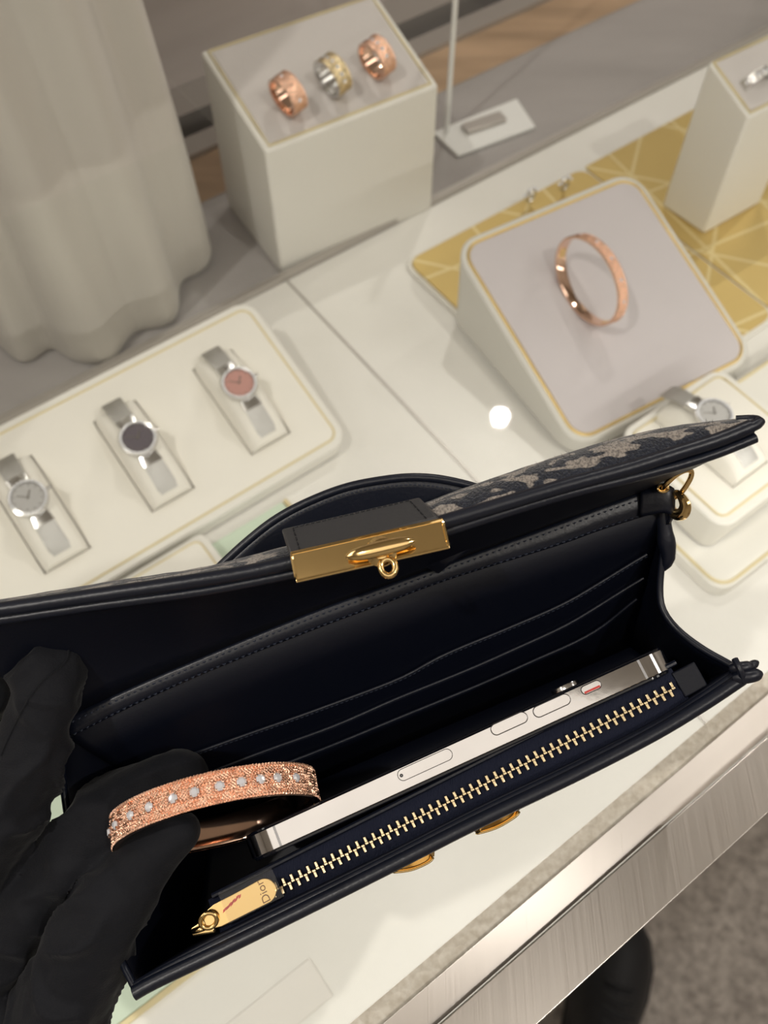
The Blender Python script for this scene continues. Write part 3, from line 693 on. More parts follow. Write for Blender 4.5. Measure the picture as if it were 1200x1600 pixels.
MB().box(-.0085, 0, -.0042, .0046, -.0016, .0000, zf @ Matrix.Translation((zL+.0095, 0, 0))).build('zip_stop', M['lining'], bag, bevel=.0006)
# pocket wall behind the zip
wl_ = [zf @ Vector((s, .0069, -.0005)) for s in [-.018+(zL+.022)*k/30 for k in range(31)]]
MB().loft([wl_, down(wl_, .02), down(wl_, DEPTH-.004)]).build('pocket_wall', M['lining'], bag, solid=.0014)
MB().tube([p-DD*.0004 for p in wl_], .0009, 8).build('pocket_edge', M['leather'], bag)
# slider + pull tab
sf = zf @ Matrix.Translation((-.0235, -.0003, .0012)) @ Matrix.Rotation(-.12, 4, 'Z')
q = MB(); q.hexa([(-.004, -.0016, -.001), (.0035, -.0028, -.001), (.0035, .0028, -.001), (-.004, .0016, -.001)], [(-.004, -.0014, .0014), (.0035, -.0026, .0014), (.0035, .0026, .0014), (-.004, .0014, .0014)])
qq = MB().add(q.v, q.f, sf); qq.build('slider', M['gold'], zipper, bevel=.0006)
MB().tube([sf @ Vector((-.003+.006*k/10, 0, .0014+.0022*math.sin(math.pi*k/10))) for k in range(11)], .0009, 10).build('slider_bridge', M['gold'], zipper)
pa, pb = P(322, 1440, .2755), P(431, 1383, .2770)
px_ = (pb-pa).normalized(); py_ = (zz_.cross(px_)).normalized(); py_ = py_ if py_.dot(UP) > 0 else -py_; pz_ = px_.cross(py_)
pf = frame(pa, px_, py_, pz_); pL = (pb-pa).length; hw = .0038
out = [(pL-hw+hw*math.cos(a), hw*math.sin(a)) for a in [math.radians(x) for x in range(-90, 91, 10)]]+[(.004, hw*.92), (.0012, hw*.75), (-.0005, hw*.3), (-.0005, -hw*.3), (.0012, -hw*.75), (.004, -hw*.92)]
MB().hexa([pf @ Vector((x, y, -.0005)) for x, y in out], [pf @ Vector((x, y, .0005)) for x, y in out]).build('pull_tab', M['gold'], zipper, bevel=.0003)
MB().tube([pf @ Vector((.0012+.0026*math.cos(a), .0022*math.sin(a), .0012+.0008*math.sin(a))) for a in [k*math.pi/10 for k in range(20)]], .00075, 10, True).build('pull_ring', M['gold'], zipper)
def text(body, size, fr, m, parent, name, ext=.0001):
    cu = bpy.data.curves.new('t', 'FONT'); cu.body = body; cu.size = size; cu.extrude = ext; cu.align_x = 'CENTER'; cu.align_y = 'CENTER'
    o = bpy.data.objects.new('t', cu); COL.objects.link(o); me = bpy.data.meshes.new_from_object(o.evaluated_get(bpy.context.evaluated_depsgraph_get()))
    bpy.data.objects.remove(o); me.transform((root_of(parent).matrix_basis.inverted() @ fr)); me.materials.clear(); me.materials.append(m)
    o = bpy.data.objects.new(name, me); COL.objects.link(o); o.parent = parent; return o
M['engrave'] = mat('engraving', (.16, .09, .04), .4, .6)
text('Dior', .0036, pf @ frame(Vector((pL-.0042, 0, .00056)), Vector((0, 1, 0)), Vector((-1, 0, 0)), Vector((0, 0, 1))), M['engrave'], zipper, 'engraved_word', .00004)
q = MB()
for k, (x, y, a, ln_) in enumerate([(.0065+i*.00075, .0005+.00022*i+.0002*math.sin(i*3), .5+.1*math.sin(i*5), .0011-.00006*abs(i-4)) for i in range(9)]):
    T = pf @ Matrix.Translation((x, y, .0005)) @ Matrix.Rotation(a, 4, 'Z'); q.hexa([T @ Vector((-ln_, -.00025, .0)), T @ Vector((0, -.0004, .0)), T @ Vector((ln_, 0, .0)), T @ Vector((0, .0003, 0))], [T @ Vector((-ln_, -.00025, .00008)), T @ Vector((0, -.0004, .00008)), T @ Vector((ln_, 0, .00008)), T @ Vector((0, .0003, .00008))])
q.build('red_ink_mark', M['red'], zipper, smooth=False)
MB().hexa([pf @ Vector((x, y, .0009)) for x, y in ((.0065, -.0037), (pL+.0012, -.0040), (pL+.001, .0052), (.0068, .0058))], [pf @ Vector((x, y, .00098)) for x, y in ((.0065, -.0037), (pL+.0012, -.0040), (pL+.001, .0052), (.0068, .0058))]).build('protective_film', M['film'], zipper, smooth=False)

# back wall, hinge band, card slots
bandT = line([(100, 1122, .286), (200, 1075, .287), (300, 1032, .288), (400, 990, .289), (500, 950, .290), (600, 914, .291), (700, 878, .292), (825, 832, .293), (940, 789, .294), (1030, 757, .295)], N)
bandB = line([(106, 1152, .287), (200, 1104, .288), (300, 1058, .289), (400, 1017, .290), (500, 978, .291), (600, 941, .292), (700, 904, .293), (867, 852, .294), (940, 826, .295), (1036, 796, .296)], N)
botB = [P(*a).lerp(P(*b), k/(N-1)) for k in range(N) for a, b in (((330, 1290, .345), (985, 1010, .350)),)]
def wall(u, v, off=0.0):                # a point on the back wall, u 0..1 along, v 0..1 down
    k = u*(N-1); i = min(int(k), N-2); t = k-i
    a = bandB[i].lerp(bandB[i+1], t); b = botB[i].lerp(botB[i+1], t); p = a.lerp(b, v)
    nrm = (bandB[-1]-bandB[0]).cross(b-a).normalized(); nrm = nrm if nrm.dot(CAM-p) > 0 else -nrm
    return p + nrm*(off + .0018*math.sin(math.pi*v)*0)
MB().loft([[wall(i/(N-1), v) for i in range(N)] for v in (0, .2, .4, .6, .8, 1)]).build('back_lining', M['lining'], bag, solid=.001)
rows = []
for k in range(7):
    t = k/6; nrm = (bandB[-1]-bandB[0]).cross(botB[10]-bandB[10]).normalized(); nrm = nrm if nrm.dot(-FWD) > 0 else -nrm
    rows.append([a.lerp(b, t)+nrm*(.0013*math.sin(math.pi*min(max(t, .08), .92))) for a, b in zip(bandT, bandB)])
hb = MB().loft(rows).build('hinge_band', M['leather'], bag, solid=.0008)
q = MB()
for tt in (.2, .86):
    L = [a.lerp(b, tt)+nrm*(.0013*math.sin(math.pi*tt)+.0005) for a, b in zip(bandT, bandB)]
    L = cr(L, 2*96)
    for k in range(0, len(L)-1, 2): q.tube([L[k], (L[k]+L[k+1])/2+nrm*.00022, L[k+1]], [.00015, .00034, .00015], 6)
stuff(q.build('stitching', M['thread'], hb))
def find(px, py):                        # (u,v) of the wall point seen at that pixel
    best = None
    for i in range(121):
        for j in range(81):
            p = wall(i/120, j/80); r = p-CAM; z = r.dot(FWD); e = (600+F*r.dot(RT)/z-px)**2+(800-F*r.dot(UP)/z-py)**2
            if best is None or e < best[0]: best = (e, i/120, j/80)
    return best[1], best[2]
slots = [[(250, 1192), (400, 1137), (500, 1100), (620, 1055), (690, 1020), (790, 975), (900, 925), (1008, 862)],
         [(280, 1215), (420, 1160), (520, 1124), (620, 1082), (720, 1040), (800, 1005), (900, 958), (1000, 895)],
         [(300, 1236), (430, 1187), (530, 1146), (640, 1100), (740, 1060), (830, 1020), (920, 975), (985, 925)]]
for k, sl in enumerate(slots):
    uv_ = [find(*p) for p in sl]; c3 = cr([Vector((a, b, 0)) for a, b in uv_], 40); off = .0014+.0010*k
    rows = [[wall(c.x, c.y, off+.0002) for c in c3], [wall(c.x, c.y+.012, off+.0003) for c in c3]]+[[wall(c.x, c.y+(1-c.y)*q_, off*(1-q_)+.0004) for c in c3] for q_ in (.3, .6, .95)]
    MB().loft(rows).build('card_pocket', M['lining'], bag, solid=.0009)
    MB().tube(rows[0], .00055, 8).build('pocket_edge', M['leather'], bag)
    if k == 0:
        pe = cr(rows[1], 2*100); q = MB()
        for j in range(0, len(pe)-1, 2): q.tube([pe[j]-FWD*.0006, (pe[j]+pe[j+1])/2-FWD*.0008, pe[j+1]-FWD*.0006], .00014, 5)
        stuff(q.build('stitching', M['thread'], bag))
# outer back panel + floor of the bag
MB().loft([[p-nrm*.004 for p in bandT], [p-nrm*.005 for p in bandB], [p-nrm*.004 for p in botB]]).build('back_panel', M['leather'], bag, solid=.002)
fb = down(rim_in, DEPTH)
MB().loft([[a.lerp(b, t) for a, b in zip(botB, fb)] for t in (0, .35, .7, 1)]).build('bag_bottom', M['lining'], bag, solid=.001)
# gussets
gR = line([(1034, 775, .297), (1040, 830, .299), (1034, 880, .302), (1031, 925, .303), (1037, 955, .302), (1060, 985, .299), (1098, 1014, .293), (1135, 1035, .288), (1158, 1048, .284)], 30)
gL = line([(104, 1130, .288), (98, 1180, .292), (100, 1235, .295), (112, 1300, .292), (150, 1400, .284), (185, 1490, .277), (212, 1545, .270)], 30)
for g, gb, gf in ((gR, botB[-1], fb[-1]), (gL, botB[0], fb[0])):
    gl = [gb.lerp(gf, i/29) for i in range(30)]
    MB().loft([g, [a.lerp(b, .2)-(RT if g is gL else -RT)*.001 for a, b in zip(g, gl)], [a.lerp(b, .6)+(RT if g is gL else -RT)*.001 for a, b in zip(g, gl)], gl]).build('gusset', M['lining'], bag, solid=.0012)
    MB().tube(g, .0012, 10).build('gusset_edge', M['leather'], bag)
# folded leather ends at the front corner and on the back corner
for a, b, r_ in (((1140, 1044, .2835), (1176, 1040, .2825), .0019), ((1145, 1060, .2822), (1190, 1052, .2815), .0022), ((1150, 1050, .2830), (1184, 1034, .284), .0015)):
    pth = cr([P(*a), P(*a).lerp(P(*b), .5)-FWD*.001, P(*b)], 10); MB().tube(pth, [r_*k for k in (.7, .9, 1, 1, 1, 1, 1, .95, .8, .4)], 12).build('folded_end', M['leather'], bag)
MB().tube(cr([P(1148, 1030, .2815), P(1156, 1046, .2795), P(1163, 1066, .2805)], 8), .0011, 8).build('folded_end', M['leather'], bag)
MB().tube(cr([P(1036, 800, .2975), P(1040, 838, .2990), P(1044, 870, .3010), P(1036, 890, .3030)], 10), [.0022, .0024, .0024, .0026, .0030, .0030, .0026, .0024, .0020, .001], 12).build('folded_end', M['leather'], bag)
# flap : lining inside, woven cloth outside, doubled piping on the edge
flo = line([(-120, 985, .255), (0, 968, .257), (150, 946, .258), (300, 926, .2585), (400, 908, .2590), (500, 887, .2590), (600, 862, .2590), (700, 829, .2590), (867, 777, .2590), (980, 748, .2595), (1060, 727, .260), (1120, 708, .2605), (1180, 684, .261)], 90)
fup = line([(-120, 968, .254), (0, 953, .256), (150, 931, .257), (300, 909, .2575), (400, 892, .2580), (500, 868, .2580), (600, 842, .2580), (700, 814, .2580), (867, 764, .2580), (980, 733, .2585), (1060, 708, .259), (1120, 689, .2595), (1172, 668, .260)], 90)
sil = line([(-120, 962, .262), (0, 945, .264), (150, 920, .265), (300, 897, .2655), (400, 873, .266), (500, 846, .2662), (600, 815, .2665), (700, 779, .267), (825, 735, .2675), (930, 701, .268), (1010, 680, .2675), (1080, 667, .266), (1168, 658, .262)], 90)
bT = cr(bandT, 90)
ins = []
for t in (0, .15, .35, .6, .85, 1):
    ins.append([a.lerp(b, t)+FWD*.010*math.sin(math.pi*t)*(.2) for a, b in zip(bT, flo)])
# the flap is wider than the band: let its left part run out with the edge
ins.append([p+FWD*.0008 for p in fup])
MB().loft(ins).build('flap_lining', M['lining'], bag, solid=.001)
MB().tube(flo, .0016, 12).build('flap_piping', M['leather'], bag)
MB().tube([a.lerp(b, -.05)-FWD*.0004 for a, b in zip(fup, flo)], .0022, 14).build('flap_piping', M['leather'], bag)
endc = cr([fup[-1], P(1186, 660, .2605), P(1176, 657, .2625), P(1150, 658, .2640)], 10)
MB().tube(endc, .0017, 12).build('flap_piping', M['leather'], bag)
sil2 = [p+FWD*.012+UP*.002 for p in sil]; sil3 = [p+FWD*.026-UP*.004 for p in sil]
def wob(c, k): return [p + UP*(.0004*noise.noise(p*220+Vector((k, 0, 0)))) for p in c]
rowsf = [[a.lerp(b, t)-FWD*.0022*math.sin(math.pi*t*.7) for a, b in zip(fup, sil)] for t in (0, .25, .5, .75, 1)]+[sil2, sil3]
flap = MB().loft([wob(r_, i) for i, r_ in enumerate(rowsf)]).build('flap_cloth', M['jacquard'], bag, solid=.001, subsurf=1)
q = MB()
for k in range(520):
    i = random.randrange(45, 86) if random.random() < .9 else random.randrange(22, 34); t = random.uniform(.5, 1.0)
    p = fup[i].lerp(sil[i], t)-FWD*.0012; p = p.lerp(fup[i+1].lerp(sil[i+1], t), random.random())
    dv = (UP*random.uniform(.4, 1)+RT*random.uniform(-1, 1)-FWD*random.uniform(-.2, .6)).normalized()*random.uniform(.0008, .0028); bend = Vector((random.uniform(-1, 1), random.uniform(-1, 1), random.uniform(-1, 1)))*.0005
    q.tube([p, p+dv*.5+bend, p+dv], [.00008, .00006, .00002], 3)
stuff(q.build('loose_fibres', mat('fibre', (.10, .095, .095), .9), flap))
# arched leather strap behind the flap
arch = line([(322, 908, .280), (345, 884, .280), (385, 847, .280), (430, 812, .280), (480, 785, .280), (540, 762, .280), (600, 750, .280), (650, 746, .280), (700, 751, .280), (760, 767, .281), (815, 792, .282)], 60)
ac = P(560, 1000, .285)
arow = [[p.lerp(ac, t)+FWD*.010*t for p in arch] for t in (0, .06, .12, .3, .5)]
MB().loft(arow).build('back_strap', M['leather'], bag, solid=.0016)
MB().tube(arch, .0014, 12).build('strap_piping', M['leather'], bag)
q = MB(); L = cr([p-FWD*.0010 for p in [p.lerp(ac, .045)+FWD*.0004 for p in arch]], 150)
for k in range(0, 149, 2): q.tube([L[k], L[k+1]], .00018, 5)
stuff(q.build('stitching', M['thread'], bag))
# clasp tab and gold plate
def quadpts(px, d): return [P(x, y, dd) for (x, y), dd in zip(px, d)]
tb = quadpts([(453, 872), (688, 812), (656, 778), (440, 828)], (.2545, .2545, .262, .262))
tn = (tb[1]-tb[0]).cross(tb[3]-tb[0]).normalized(); tn = tn if tn.dot(-FWD) > 0 else -tn
tab = MB().hexa([p-tn*.0018 for p in tb], [p+tn*.0008 for p in tb]).build('clasp_tab', M['tableather'], bag, bevel=.0009)
q = MB(); ctr = sum(tb, Vector())/4
for a, b in ((1, 2), (2, 3), (3, 0)):
    A_, B_ = tb[a].lerp(ctr, .16)+tn*.00095, tb[b].lerp(ctr, .16)+tn*.00095; A_, B_ = (A_, B_)
    nn = int((B_-A_).length/.0016)
    for k in range(nn): q.tube([A_.lerp(B_, (k+.1)/nn), A_.lerp(B_, (k+.75)/nn)], .0002, 5)
stuff(q.build('stitching', M['black'], tab))
cp = quadpts([(463, 911), (704, 857), (693, 807), (452, 865)], (.2500, .2500, .2520, .2520))
cx_ = (cp[1]-cp[0]).normalized(); cn = cx_.cross(cp[3]-cp[0]).normalized(); cy_ = cn.cross(cx_)
cf = frame(sum(cp, Vector())/4, cx_, cy_, cn); cw = (cp[1]-cp[0]).length; ch_ = (cp[3]-cp[0]).length
MB().box(-cw/2, cw/2, -ch_/2, ch_/2, -.0022, .0002, cf).build('clasp_plate', M['gold'], bag, bevel=.0003)
fr_ = [(-cw/2+.0003, -ch_/2+.0003), (cw/2-.0003, -ch_/2+.0003), (cw/2-.0003, ch_/2-.0003), (-cw/2+.0003, ch_/2-.0003)]
MB().tube([cf @ Vector((fr_[i][0]+(fr_[(i+1) % 4][0]-fr_[i][0])*k/8, fr_[i][1]+(fr_[(i+1) % 4][1]-fr_[i][1])*k/8, .0003)) for i in range(4) for k in range(8)], .0005, 6, True).build('clasp_frame', M['gold'], bag)
# turn lock: post, oval turning bar, small drop loop
tl = cf @ Matrix.Translation((.0030, -.0012, 0))
MB().lathe([(.0001, 0), (.0042, 0), (.0044, .0010), (.0036, .0018), (.0026, .0024), (.0026, .0040), (.0001, .0042)], 28, tl).build('turn_lock_post', M['gold'], bag)
rows = []
for k in range(13):
    s = -1+2*k/12; w_ = .0022*math.sqrt(max(.06, 1-abs(s)**3)); rows.append([tl @ Vector((s*.0098, w_*math.cos(a), .0052+.7*w_*math.sin(a)+.0008*s)) for a in [j*math.pi/8 for j in range(16)]])
MB().loft(rows, True, True).build('turn_bar', M['gold'], bag)
MB().tube([tl @ Vector((.0010+.0020*math.cos(a), -.0052+.0024*math.sin(a), .0030)) for a in [k*math.pi/9 for k in range(18)]], .0010, 10, True).build('drop_loop', M['gold'], bag)
# strap end: leather eyelet tab, gold ring, lobster hook
e0 = cr([P(1000, 782, .2935), P(1018, 778, .2920), P(1040, 775, .2905), P(1051, 782, .2915), P(1046, 795, .2945)], 14)
MB().loft([[p+UP*.0035*1.0 for p in e0], [p+UP*.0012-FWD*.0003 for p in e0], [p-UP*.0036 for p in e0], [p-UP*.0052+FWD*.001 for p in e0]]).build('eyelet_tab', M['leather'], bag, solid=.0016)
MB().tube([P(1036+8*math.cos(a), 763+5.5*math.sin(a), .2885) for a in [k*math.pi/10 for k in range(20)]], .0005, 8, True).build('eyelet', M['gold'], bag)
ringp = [(1036, 763, .2885), (1044, 753, .2860), (1058, 741, .284), (1070, 735, .2835), (1079, 735, .2845), (1080, 744, .286), (1073, 758, .288), (1062, 772, .290), (1050, 778, .2925), (1040, 772, .293)]
MB().tube(cr([P(*p) for p in ringp+ringp[:1]], 40)[:-1], .0009, 10, True).build('strap_ring', M['gold'], bag)
hook = thing('lobster_hook', 'small gold lobster hook hanging from the ring at the bag corner', 'hook', P(1062, 790, .292))
MB().tube(cr([P(*p) for p in ((1057, 768, .289), (1066, 778, .288), (1071, 790, .288), (1068, 800, .289), (1060, 804, .2905), (1052, 800, .292), (1049, 790, .293))], 30), [.0008+.0010*math.sin(math.pi*k/29) for k in range(30)], 10, flat=1.3).build('hook_body', M['gold'], hook)
MB().tube(cr([P(*p) for p in ((1057, 768, .289), (1052, 778, .2915), (1049, 790, .293))], 10), .0008, 10).build('hook_gate', M['gold'], hook)
MB().tube(cr([P(1061, 800, .2895), P(1064, 806, .290), (P(1067, 810, .2905))], 6), [.0006, .0007, .0008, .0009, .0009, .0006], 8).build('thumb_lever', M['gold'], hook)
# gold hardware on the front of the bag, its edge shows under the rim
for a, b, nm in (((743, 1302, .287), (812, 1268, .289), 'front_clasp'), ((612, 1362, .286), (677, 1340, .287), 'front_clasp')):
    A_, B_ = P(*a), P(*b); pth = cr([A_+DD*.001, A_.lerp(B_, .1)-UP*.0006, A_.lerp(B_, .5)-UP*.0016, A_.lerp(B_, .9)-UP*.001, B_+DD*.001], 24)
    MB().loft([[p+DD*.0 for p in pth], [p-UP*.0002+DD*.004 for p in pth], [p+UP*.003+DD*.0045 for p in pth], [p+UP*.003-DD*.0005 for p in pth]], False).build(nm, M['gold'], bag, solid=.0008)

# ================================================================== PHONE
qa, qb = P(388, 1327, .2785), P(1045, 1027, .2855)
ea = (qb-qa).normalized(); Dp = (DD-ea*DD.dot(ea)).normalized(); eb = ea.cross(Dp); eb = eb if eb.dot(UP) > 0 else -eb
roll = math.radians(0); LP = (qb-qa).length; print('phone', LP)
ec = -Dp; ph = frame((qa+qb)/2, ea, eb, ec)             # x along, y thickness, z towards the viewer
if ph.to_3x3().determinant() < 0: print('flip'); 
LP2 = LP+.004; HP = .060; TH = .0080
phone = thing('smartphone', 'silver smartphone with polished steel edge standing inside the open bag', 'phone', (qa+qb)/2+Dp*HP)
def prr(i, y): return [ph @ Vector((x, y, z)) for x, z in rrect(LP2-2*i, HP-2*i, .0105-i, 12, 0, -HP/2)]
MB().loft([prr(.0006, -TH/2+.0004), prr(.0, -TH/2+.0008), prr(0, TH/2-.0008), prr(.0006, TH/2-.0004)], True, True).build('steel_frame', M['chrome'], phone, angle=50)
MB().loft([prr(.0006, -TH/2+.0004), prr(.0007, -TH/2-.0002), prr(.0014, -TH/2-.0005)], True, True).build('screen_glass', M['screen'], phone)
MB().loft([prr(.0006, TH/2-.0004), prr(.0007, TH/2+.0001), prr(.0014, TH/2+.0003)], True, True).build('back_glass', M['screen'], phone)
def side(px, py):
    dd = (P(px, py, 1)-CAM).normalized(); p = CAM+dd*((ph.translation-CAM).dot(ec)/dd.dot(ec)); return ph.inverted() @ p
def pill(name, p, q, wd, up_=.00028, m='chrome', outline=True, parent=phone, dark='black'):
    A_, B_ = side(*p), side(*q); c = (A_+B_)/2; L = abs(B_.x-A_.x)
    o = rrect(L, wd, wd/2-.00001, 8, c.x, c.y)
    o2 = rrect(L+.0004, wd+.0004, wd/2+.00018, 8, c.x, c.y)
    MB().hexa([ph @ Vector((x, y, 0)) for x, y in o2], [ph @ Vector((x, y, .00004)) for x, y in o2]).build(name+'_gap', M[dark], parent, smooth=False)
    return MB().hexa([ph @ Vector((x, y, .00002)) for x, y in o], [ph @ Vector((x, y, up_)) for x, y in o]).build(name, M[m], parent, bevel=.00012)
pill('volume_button', (768, 1143), (823, 1118), .0034); pill('volume_button', (834, 1115), (890, 1090), .0034)
pill('silent_switch', (909, 1081), (938, 1067), .0026); pill('sim_tray', (622, 1213), (706, 1177), .0034, .00006)
sA, sB = side(909, 1081), side(938, 1067); q = MB().box(sA.x+.0006, sB.x-.0006, (sA.y+sB.y)/2-.0011, (sA.y+sB.y)/2-.0004, .0002, .00034, ph); q.build('switch_mark', M['red'], phone, smooth=False)
c = side(629, 1216); MB().lathe([(.0001, .0001), (.0005, .0001), (.0006, 0)], 14, ph @ Matrix.Translation((c.x, (side(622, 1213).y+side(706, 1177).y)/2, .00003))).build('pin_hole', M['black'], phone)
M['antenna'] = mat('antenna', (.42, .42, .43), .4)
for px, py in ((432, 1303), (1003, 1044)):
    c = side(px, py); MB().box(c.x-.0004, c.x+.0004, -TH/2+.0008, TH/2-.0008, -.0005, .00003, ph).build('antenna_line', M['antenna'], phone, smooth=False)
for (px, py, r_) in ((884, 1064, .0048),):
    c = side(px, py)
    T = ph @ frame(Vector((c.x, TH/2, -.0075)), Vector((1, 0, 0)), Vector((0, 0, -1)), Vector((0, 1, 0)))
    MB().lathe([(.0001, 0), (r_, 0), (r_, .0014), (r_*.96, .0018), (r_*.8, .0018), (r_*.78, .0014), (.0001, .0014)], 30, T).build('camera_lens', M['silver'], phone)

# ================================================================== BANGLE IN THE HAND
ea2 = (RT*.963+UP*.271).normalized(); cen = P(338, 1268, .285); ebb = ((RT*-.271+UP*.963)*.27+(CAM-cen).normalized()*.96); eb2 = (ebb-ea2*ebb.dot(ea2)).normalized(); en2 = ea2.cross(eb2)
if en2.dot(UP) > 0: pass
def az(x, A, cx): return math.acos(max(-1, min(1, (x-cx)/(A))))
cen = P(338, 1268, .285); A2, B2 = .0318, .0260
dia = [az(x, 175, 340) for x in (201, 237, 273, 315, 350, 389, 421, 448, 471)]+[math.radians(158), math.radians(28)]
make_bangle('bangle', 'rose gold woven bangle with diamonds, held by the black glove inside the bag', frame(cen, ea2, eb2, en2), A2, B2, .0098, .0019, 2600, 60, .00085, dia, .00155)

# ================================================================== GLOVED HAND
def remesh(parts, vox, name, m, parent, disp=None, smooth_it=6):
    mb = MB()
    for path, rad in parts:
        path = above_glass(path, rad); pts = cr(path, 14); L = np.linspace(0, len(rad)-1, 14); rr = [float(np.interp(x, range(len(rad)), rad)) for x in L]
        for i in range(13):
            a, b = pts[i], pts[i+1]
            mb.ball(a, (rr[i],)*3, None, 16)
        mb.ball(pts[-1], (rr[-1],)*3, None, 16); mb.tube(pts, rr, 16)
    me = bpy.data.meshes.new('r'); me.from_pydata([tuple(p) for p in mb.v], [], mb.f); o = bpy.data.objects.new('r', me); COL.objects.link(o)
    md = o.modifiers.new('r', 'REMESH'); md.mode = 'VOXEL'; md.voxel_size = vox
    ms = o.modifiers.new('s', 'SMOOTH'); ms.factor = .6; ms.iterations = smooth_it
    m2 = bpy.data.meshes.new_from_object(o.evaluated_get(bpy.context.evaluated_depsgraph_get())); bpy.data.objects.remove(o)
    nv = len(m2.vertices); co = np.empty(nv*3); no = np.empty(nv*3); m2.vertices.foreach_get('co', co); m2.vertices.foreach_get('normal', no); co = co.reshape(-1, 3); no = no.reshape(-1, 3)
    if disp:
        dv = np.array([disp(Vector(c), Vector(n_)) for c, n_ in zip(co, no)]); co = co+no*dv[:, None]
    m2.vertices.foreach_set('co', co.ravel()); m2.update()
    inv = root_of(parent).matrix_basis.inverted(); m2.transform(inv); m2.name = name
    for p in m2.polygons: p.use_smooth = True
    m2.materials.clear(); m2.materials.append(m)
    o = bpy.data.objects.new(name, m2); COL.objects.link(o); o.parent = parent; return o
person = thing('person', 'person in a loose black glove and dark sleeve holding a bangle over the open bag', 'person', P(-60, 1560, .33))
def px3(*a): return [P(*p) for p in a]
def above_glass(path, rad):              # keep the hand clear of the glass top
    out = []
    for i, p in enumerate(path):
        r_ = rad[min(round(i*(len(rad)-1)/(len(path)-1)), len(rad)-1)]; z0 = ZG+.006+r_
        out.append(p if p.z >= z0 else CAM+(p-CAM)*((z0-H)/(p.z-H)))
    return out
mm = .001
parts = [
    # index finger behind the bangle
    (px3((-90, 1640, .305), (-10, 1500, .298), (60, 1400, .292), (140, 1310, .288), (215, 1248, .290), (288, 1214, .294)), [15*mm, 14*mm, 13*mm, 12*mm, 11*mm, 8.6*mm]),
    # thumb in front, inside the bangle
    (px3((-60, 1800, .300), (40, 1690, .292), (105, 1560, .284), (155, 1450, .279), (208, 1370, .279), (272, 1302, .281)), [20*mm, 17*mm, 14.5*mm, 13.5*mm, 11.5*mm, 8.2*mm]),
    # middle finger reaching up to the flap
    (px3((-130, 1540, .300), (-60, 1400, .290), (0, 1290, .280), (38, 1200, .276), (62, 1120, .274), (80, 1055, .274)), [13*mm, 12.5*mm, 11.5*mm, 10.5*mm, 10*mm, 9.0*mm]),
    (px3((52, 1075, .274), (58, 1035, .274), (100, 1030, .274), (100, 1060, .274)), [6*mm, 5.5*mm, 5*mm, 6*mm]),
    # ring and little finger
    (px3((-190, 1500, .305), (-130, 1360, .296), (-80, 1230, .288), (-45, 1130, .284), (-22, 1075, .284)), [13*mm, 12*mm, 11*mm, 10*mm, 8*mm]),
    (px3((-240, 1500, .312), (-210, 1370, .305), (-165, 1250, .298), (-120, 1180, .294)), [12*mm, 11*mm, 10*mm, 7.5*mm]),
    # palm
    (px3((-90, 1640, .308), (-130, 1570, .306), (-190, 1540, .308), (-240, 1540, .314)), [19*mm, 18*mm, 17*mm, 15*mm]),
    (px3((-60, 1780, .306), (-140, 1700, .308), (-240, 1640, .314)), [22*mm, 22*mm, 18*mm]),
    (px3((10, 1560, .300), (40, 1640, .296), (20, 1740, .298)), [15*mm, 15*mm, 15*mm]),
    (px3((-150, 1680, .308), (-220, 1860, .320), (-290, 2020, .332)), [24*mm, 24*mm, 26*mm]),
]
def crease(c, n_):
    a = noise.noise(c*55+Vector((3, 1, 2))); b_ = 1-abs(noise.noise(Vector((c.x*38+c.y*22, c.y*60-c.z*20, c.z*75))))*2.2
    fold = max(0, b_)**3
    return 0.0019*a + .0042*fold*(noise.noise(c*25)+.35) + .0003*noise.noise(c*260)
glove = remesh(parts, .0013, 'glove', M['glove'], person, crease, 3)
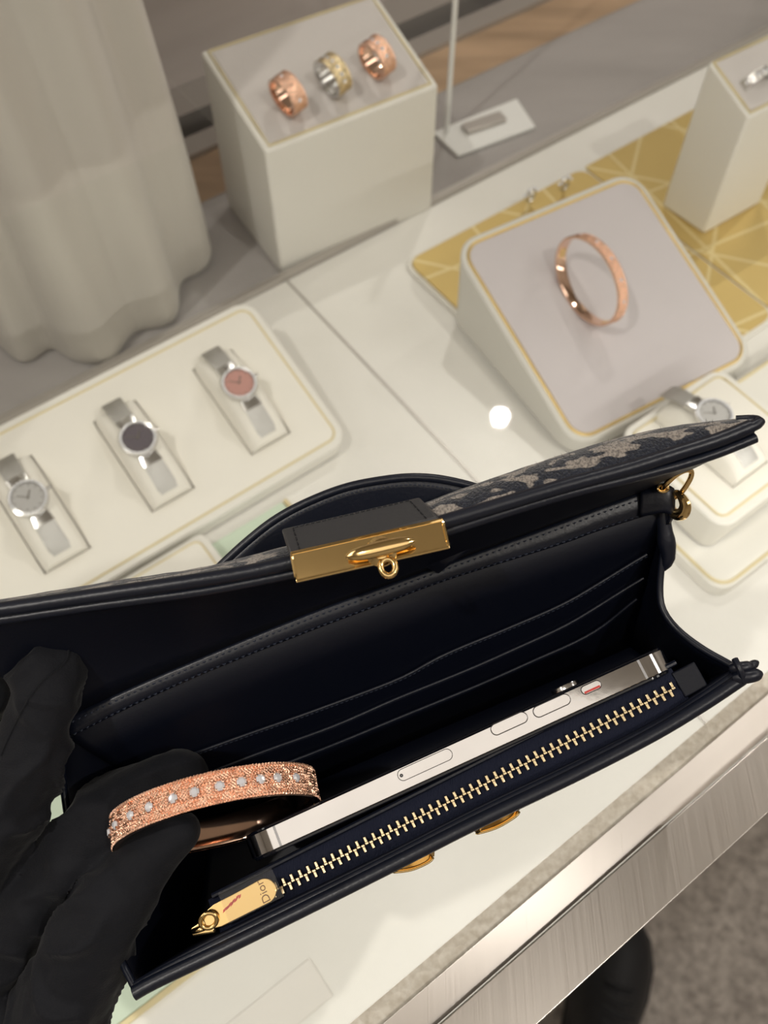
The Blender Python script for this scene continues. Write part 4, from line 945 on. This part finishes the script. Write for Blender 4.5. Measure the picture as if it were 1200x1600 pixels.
# seams of the glove
def seam(path, off=.0002):
    q = MB(); dg = bpy.context.evaluated_depsgraph_get(); inv = person.matrix_basis.inverted(); L = cr(path, 90); out = []
    for p in L:
        o_ = inv @ CAM; dv = ((inv @ p)-o_).normalized(); ok, loc, nn, _ = glove.ray_cast(o_, dv)
        if ok: out.append(person.matrix_basis @ (loc+nn*off))
    if len(out) > 4: q.tube(out, .00035, 6); q.build('glove_seam', M['glove'], glove)
bpy.context.view_layer.update()
seam(px3((108, 1008, .26), (104, 1030, .26), (90, 1045, .26), (65, 1065, .26), (40, 1100, .26), (15, 1150, .26), (2, 1180, .26)))
remesh([(px3((-270, 1975, .330), (-330, 2120, .342), (-430, 2400, .37), (-520, 2700, .39)), [31*mm, 34*mm, 38*mm, 42*mm])], .003, 'sleeve', M['sleeve'], person, lambda c, n_: .003*noise.noise(c*30), 3)

# ================================================================== BOOT ON THE FLOOR
zb0 = ZF
toe = on(965, 1500, ZF+.03); heel = on(900, 1760, ZF+.03); bxv = (heel-toe).normalized(); bxv.z = 0; bxv.normalize(); side_v = Vector((-bxv.y, bxv.x, 0))
boot = thing('boot', 'black leather ankle boot standing on the grey carpet beyond the steel rail', 'boot', (toe.x, toe.y, ZF))
bo = Vector((toe.x, toe.y, ZF))
def foot(x, z, s): return bo+bxv*x+side_v*s+EZ*z
secs = []
for x, w_, h_ in ((-.062, .004, .018), (-.056, .026, .030), (-.04, .040, .042), (-.01, .050, .052), (.03, .052, .062), (.07, .048, .078), (.11, .043, .105), (.15, .041, .14), (.19, .040, .15), (.215, .030, .14), (.225, .012, .12)):
    secs.append([foot(x, .012+max(0, h_*math.sin(a)) if math.sin(a) > 0 else .012, w_*math.cos(a)) for a in [k*2*math.pi/24 for k in range(24)]])
MB().loft(secs, True, True).build('upper', M['boot'], boot, subsurf=1)
so = [( -.068, 0), (-.062, .022), (-.045, .040), (-.01, .053), (.03, .055), (.08, .048), (.13, .043), (.19, .044), (.222, .030), (.230, 0)]
ol = so+[(x, -y) for x, y in so[-2:0:-1]]
MB().hexa([foot(x, .0008, y) for x, y in ol], [foot(x, .014, y) for x, y in ol]).build('sole', M['black'], boot, bevel=.003)
sh_ = [[foot(.155+.05*math.cos(a)*k2+dx, z, .045*math.sin(a)*k2) for a in [k*2*math.pi/24 for k in range(24)]] for z, k2, dx in ((.05, .9, 0), (.10, .95, .002), (.16, 1, .005), (.20, 1.05, .01), (.205, .9, .01), (.17, .85, .006))]
MB().loft(sh_, True).build('shaft', M['boot'], boot)
for k in range(5):
    x = .035+.018*k; z = .062+.0008*(k*18)*.6+.012*k; MB().tube([foot(x, z+.016, -.02), foot(x+.004, z+.022, 0), foot(x, z+.016, .02)], .0022, 8).build('lace', M['black'], boot)
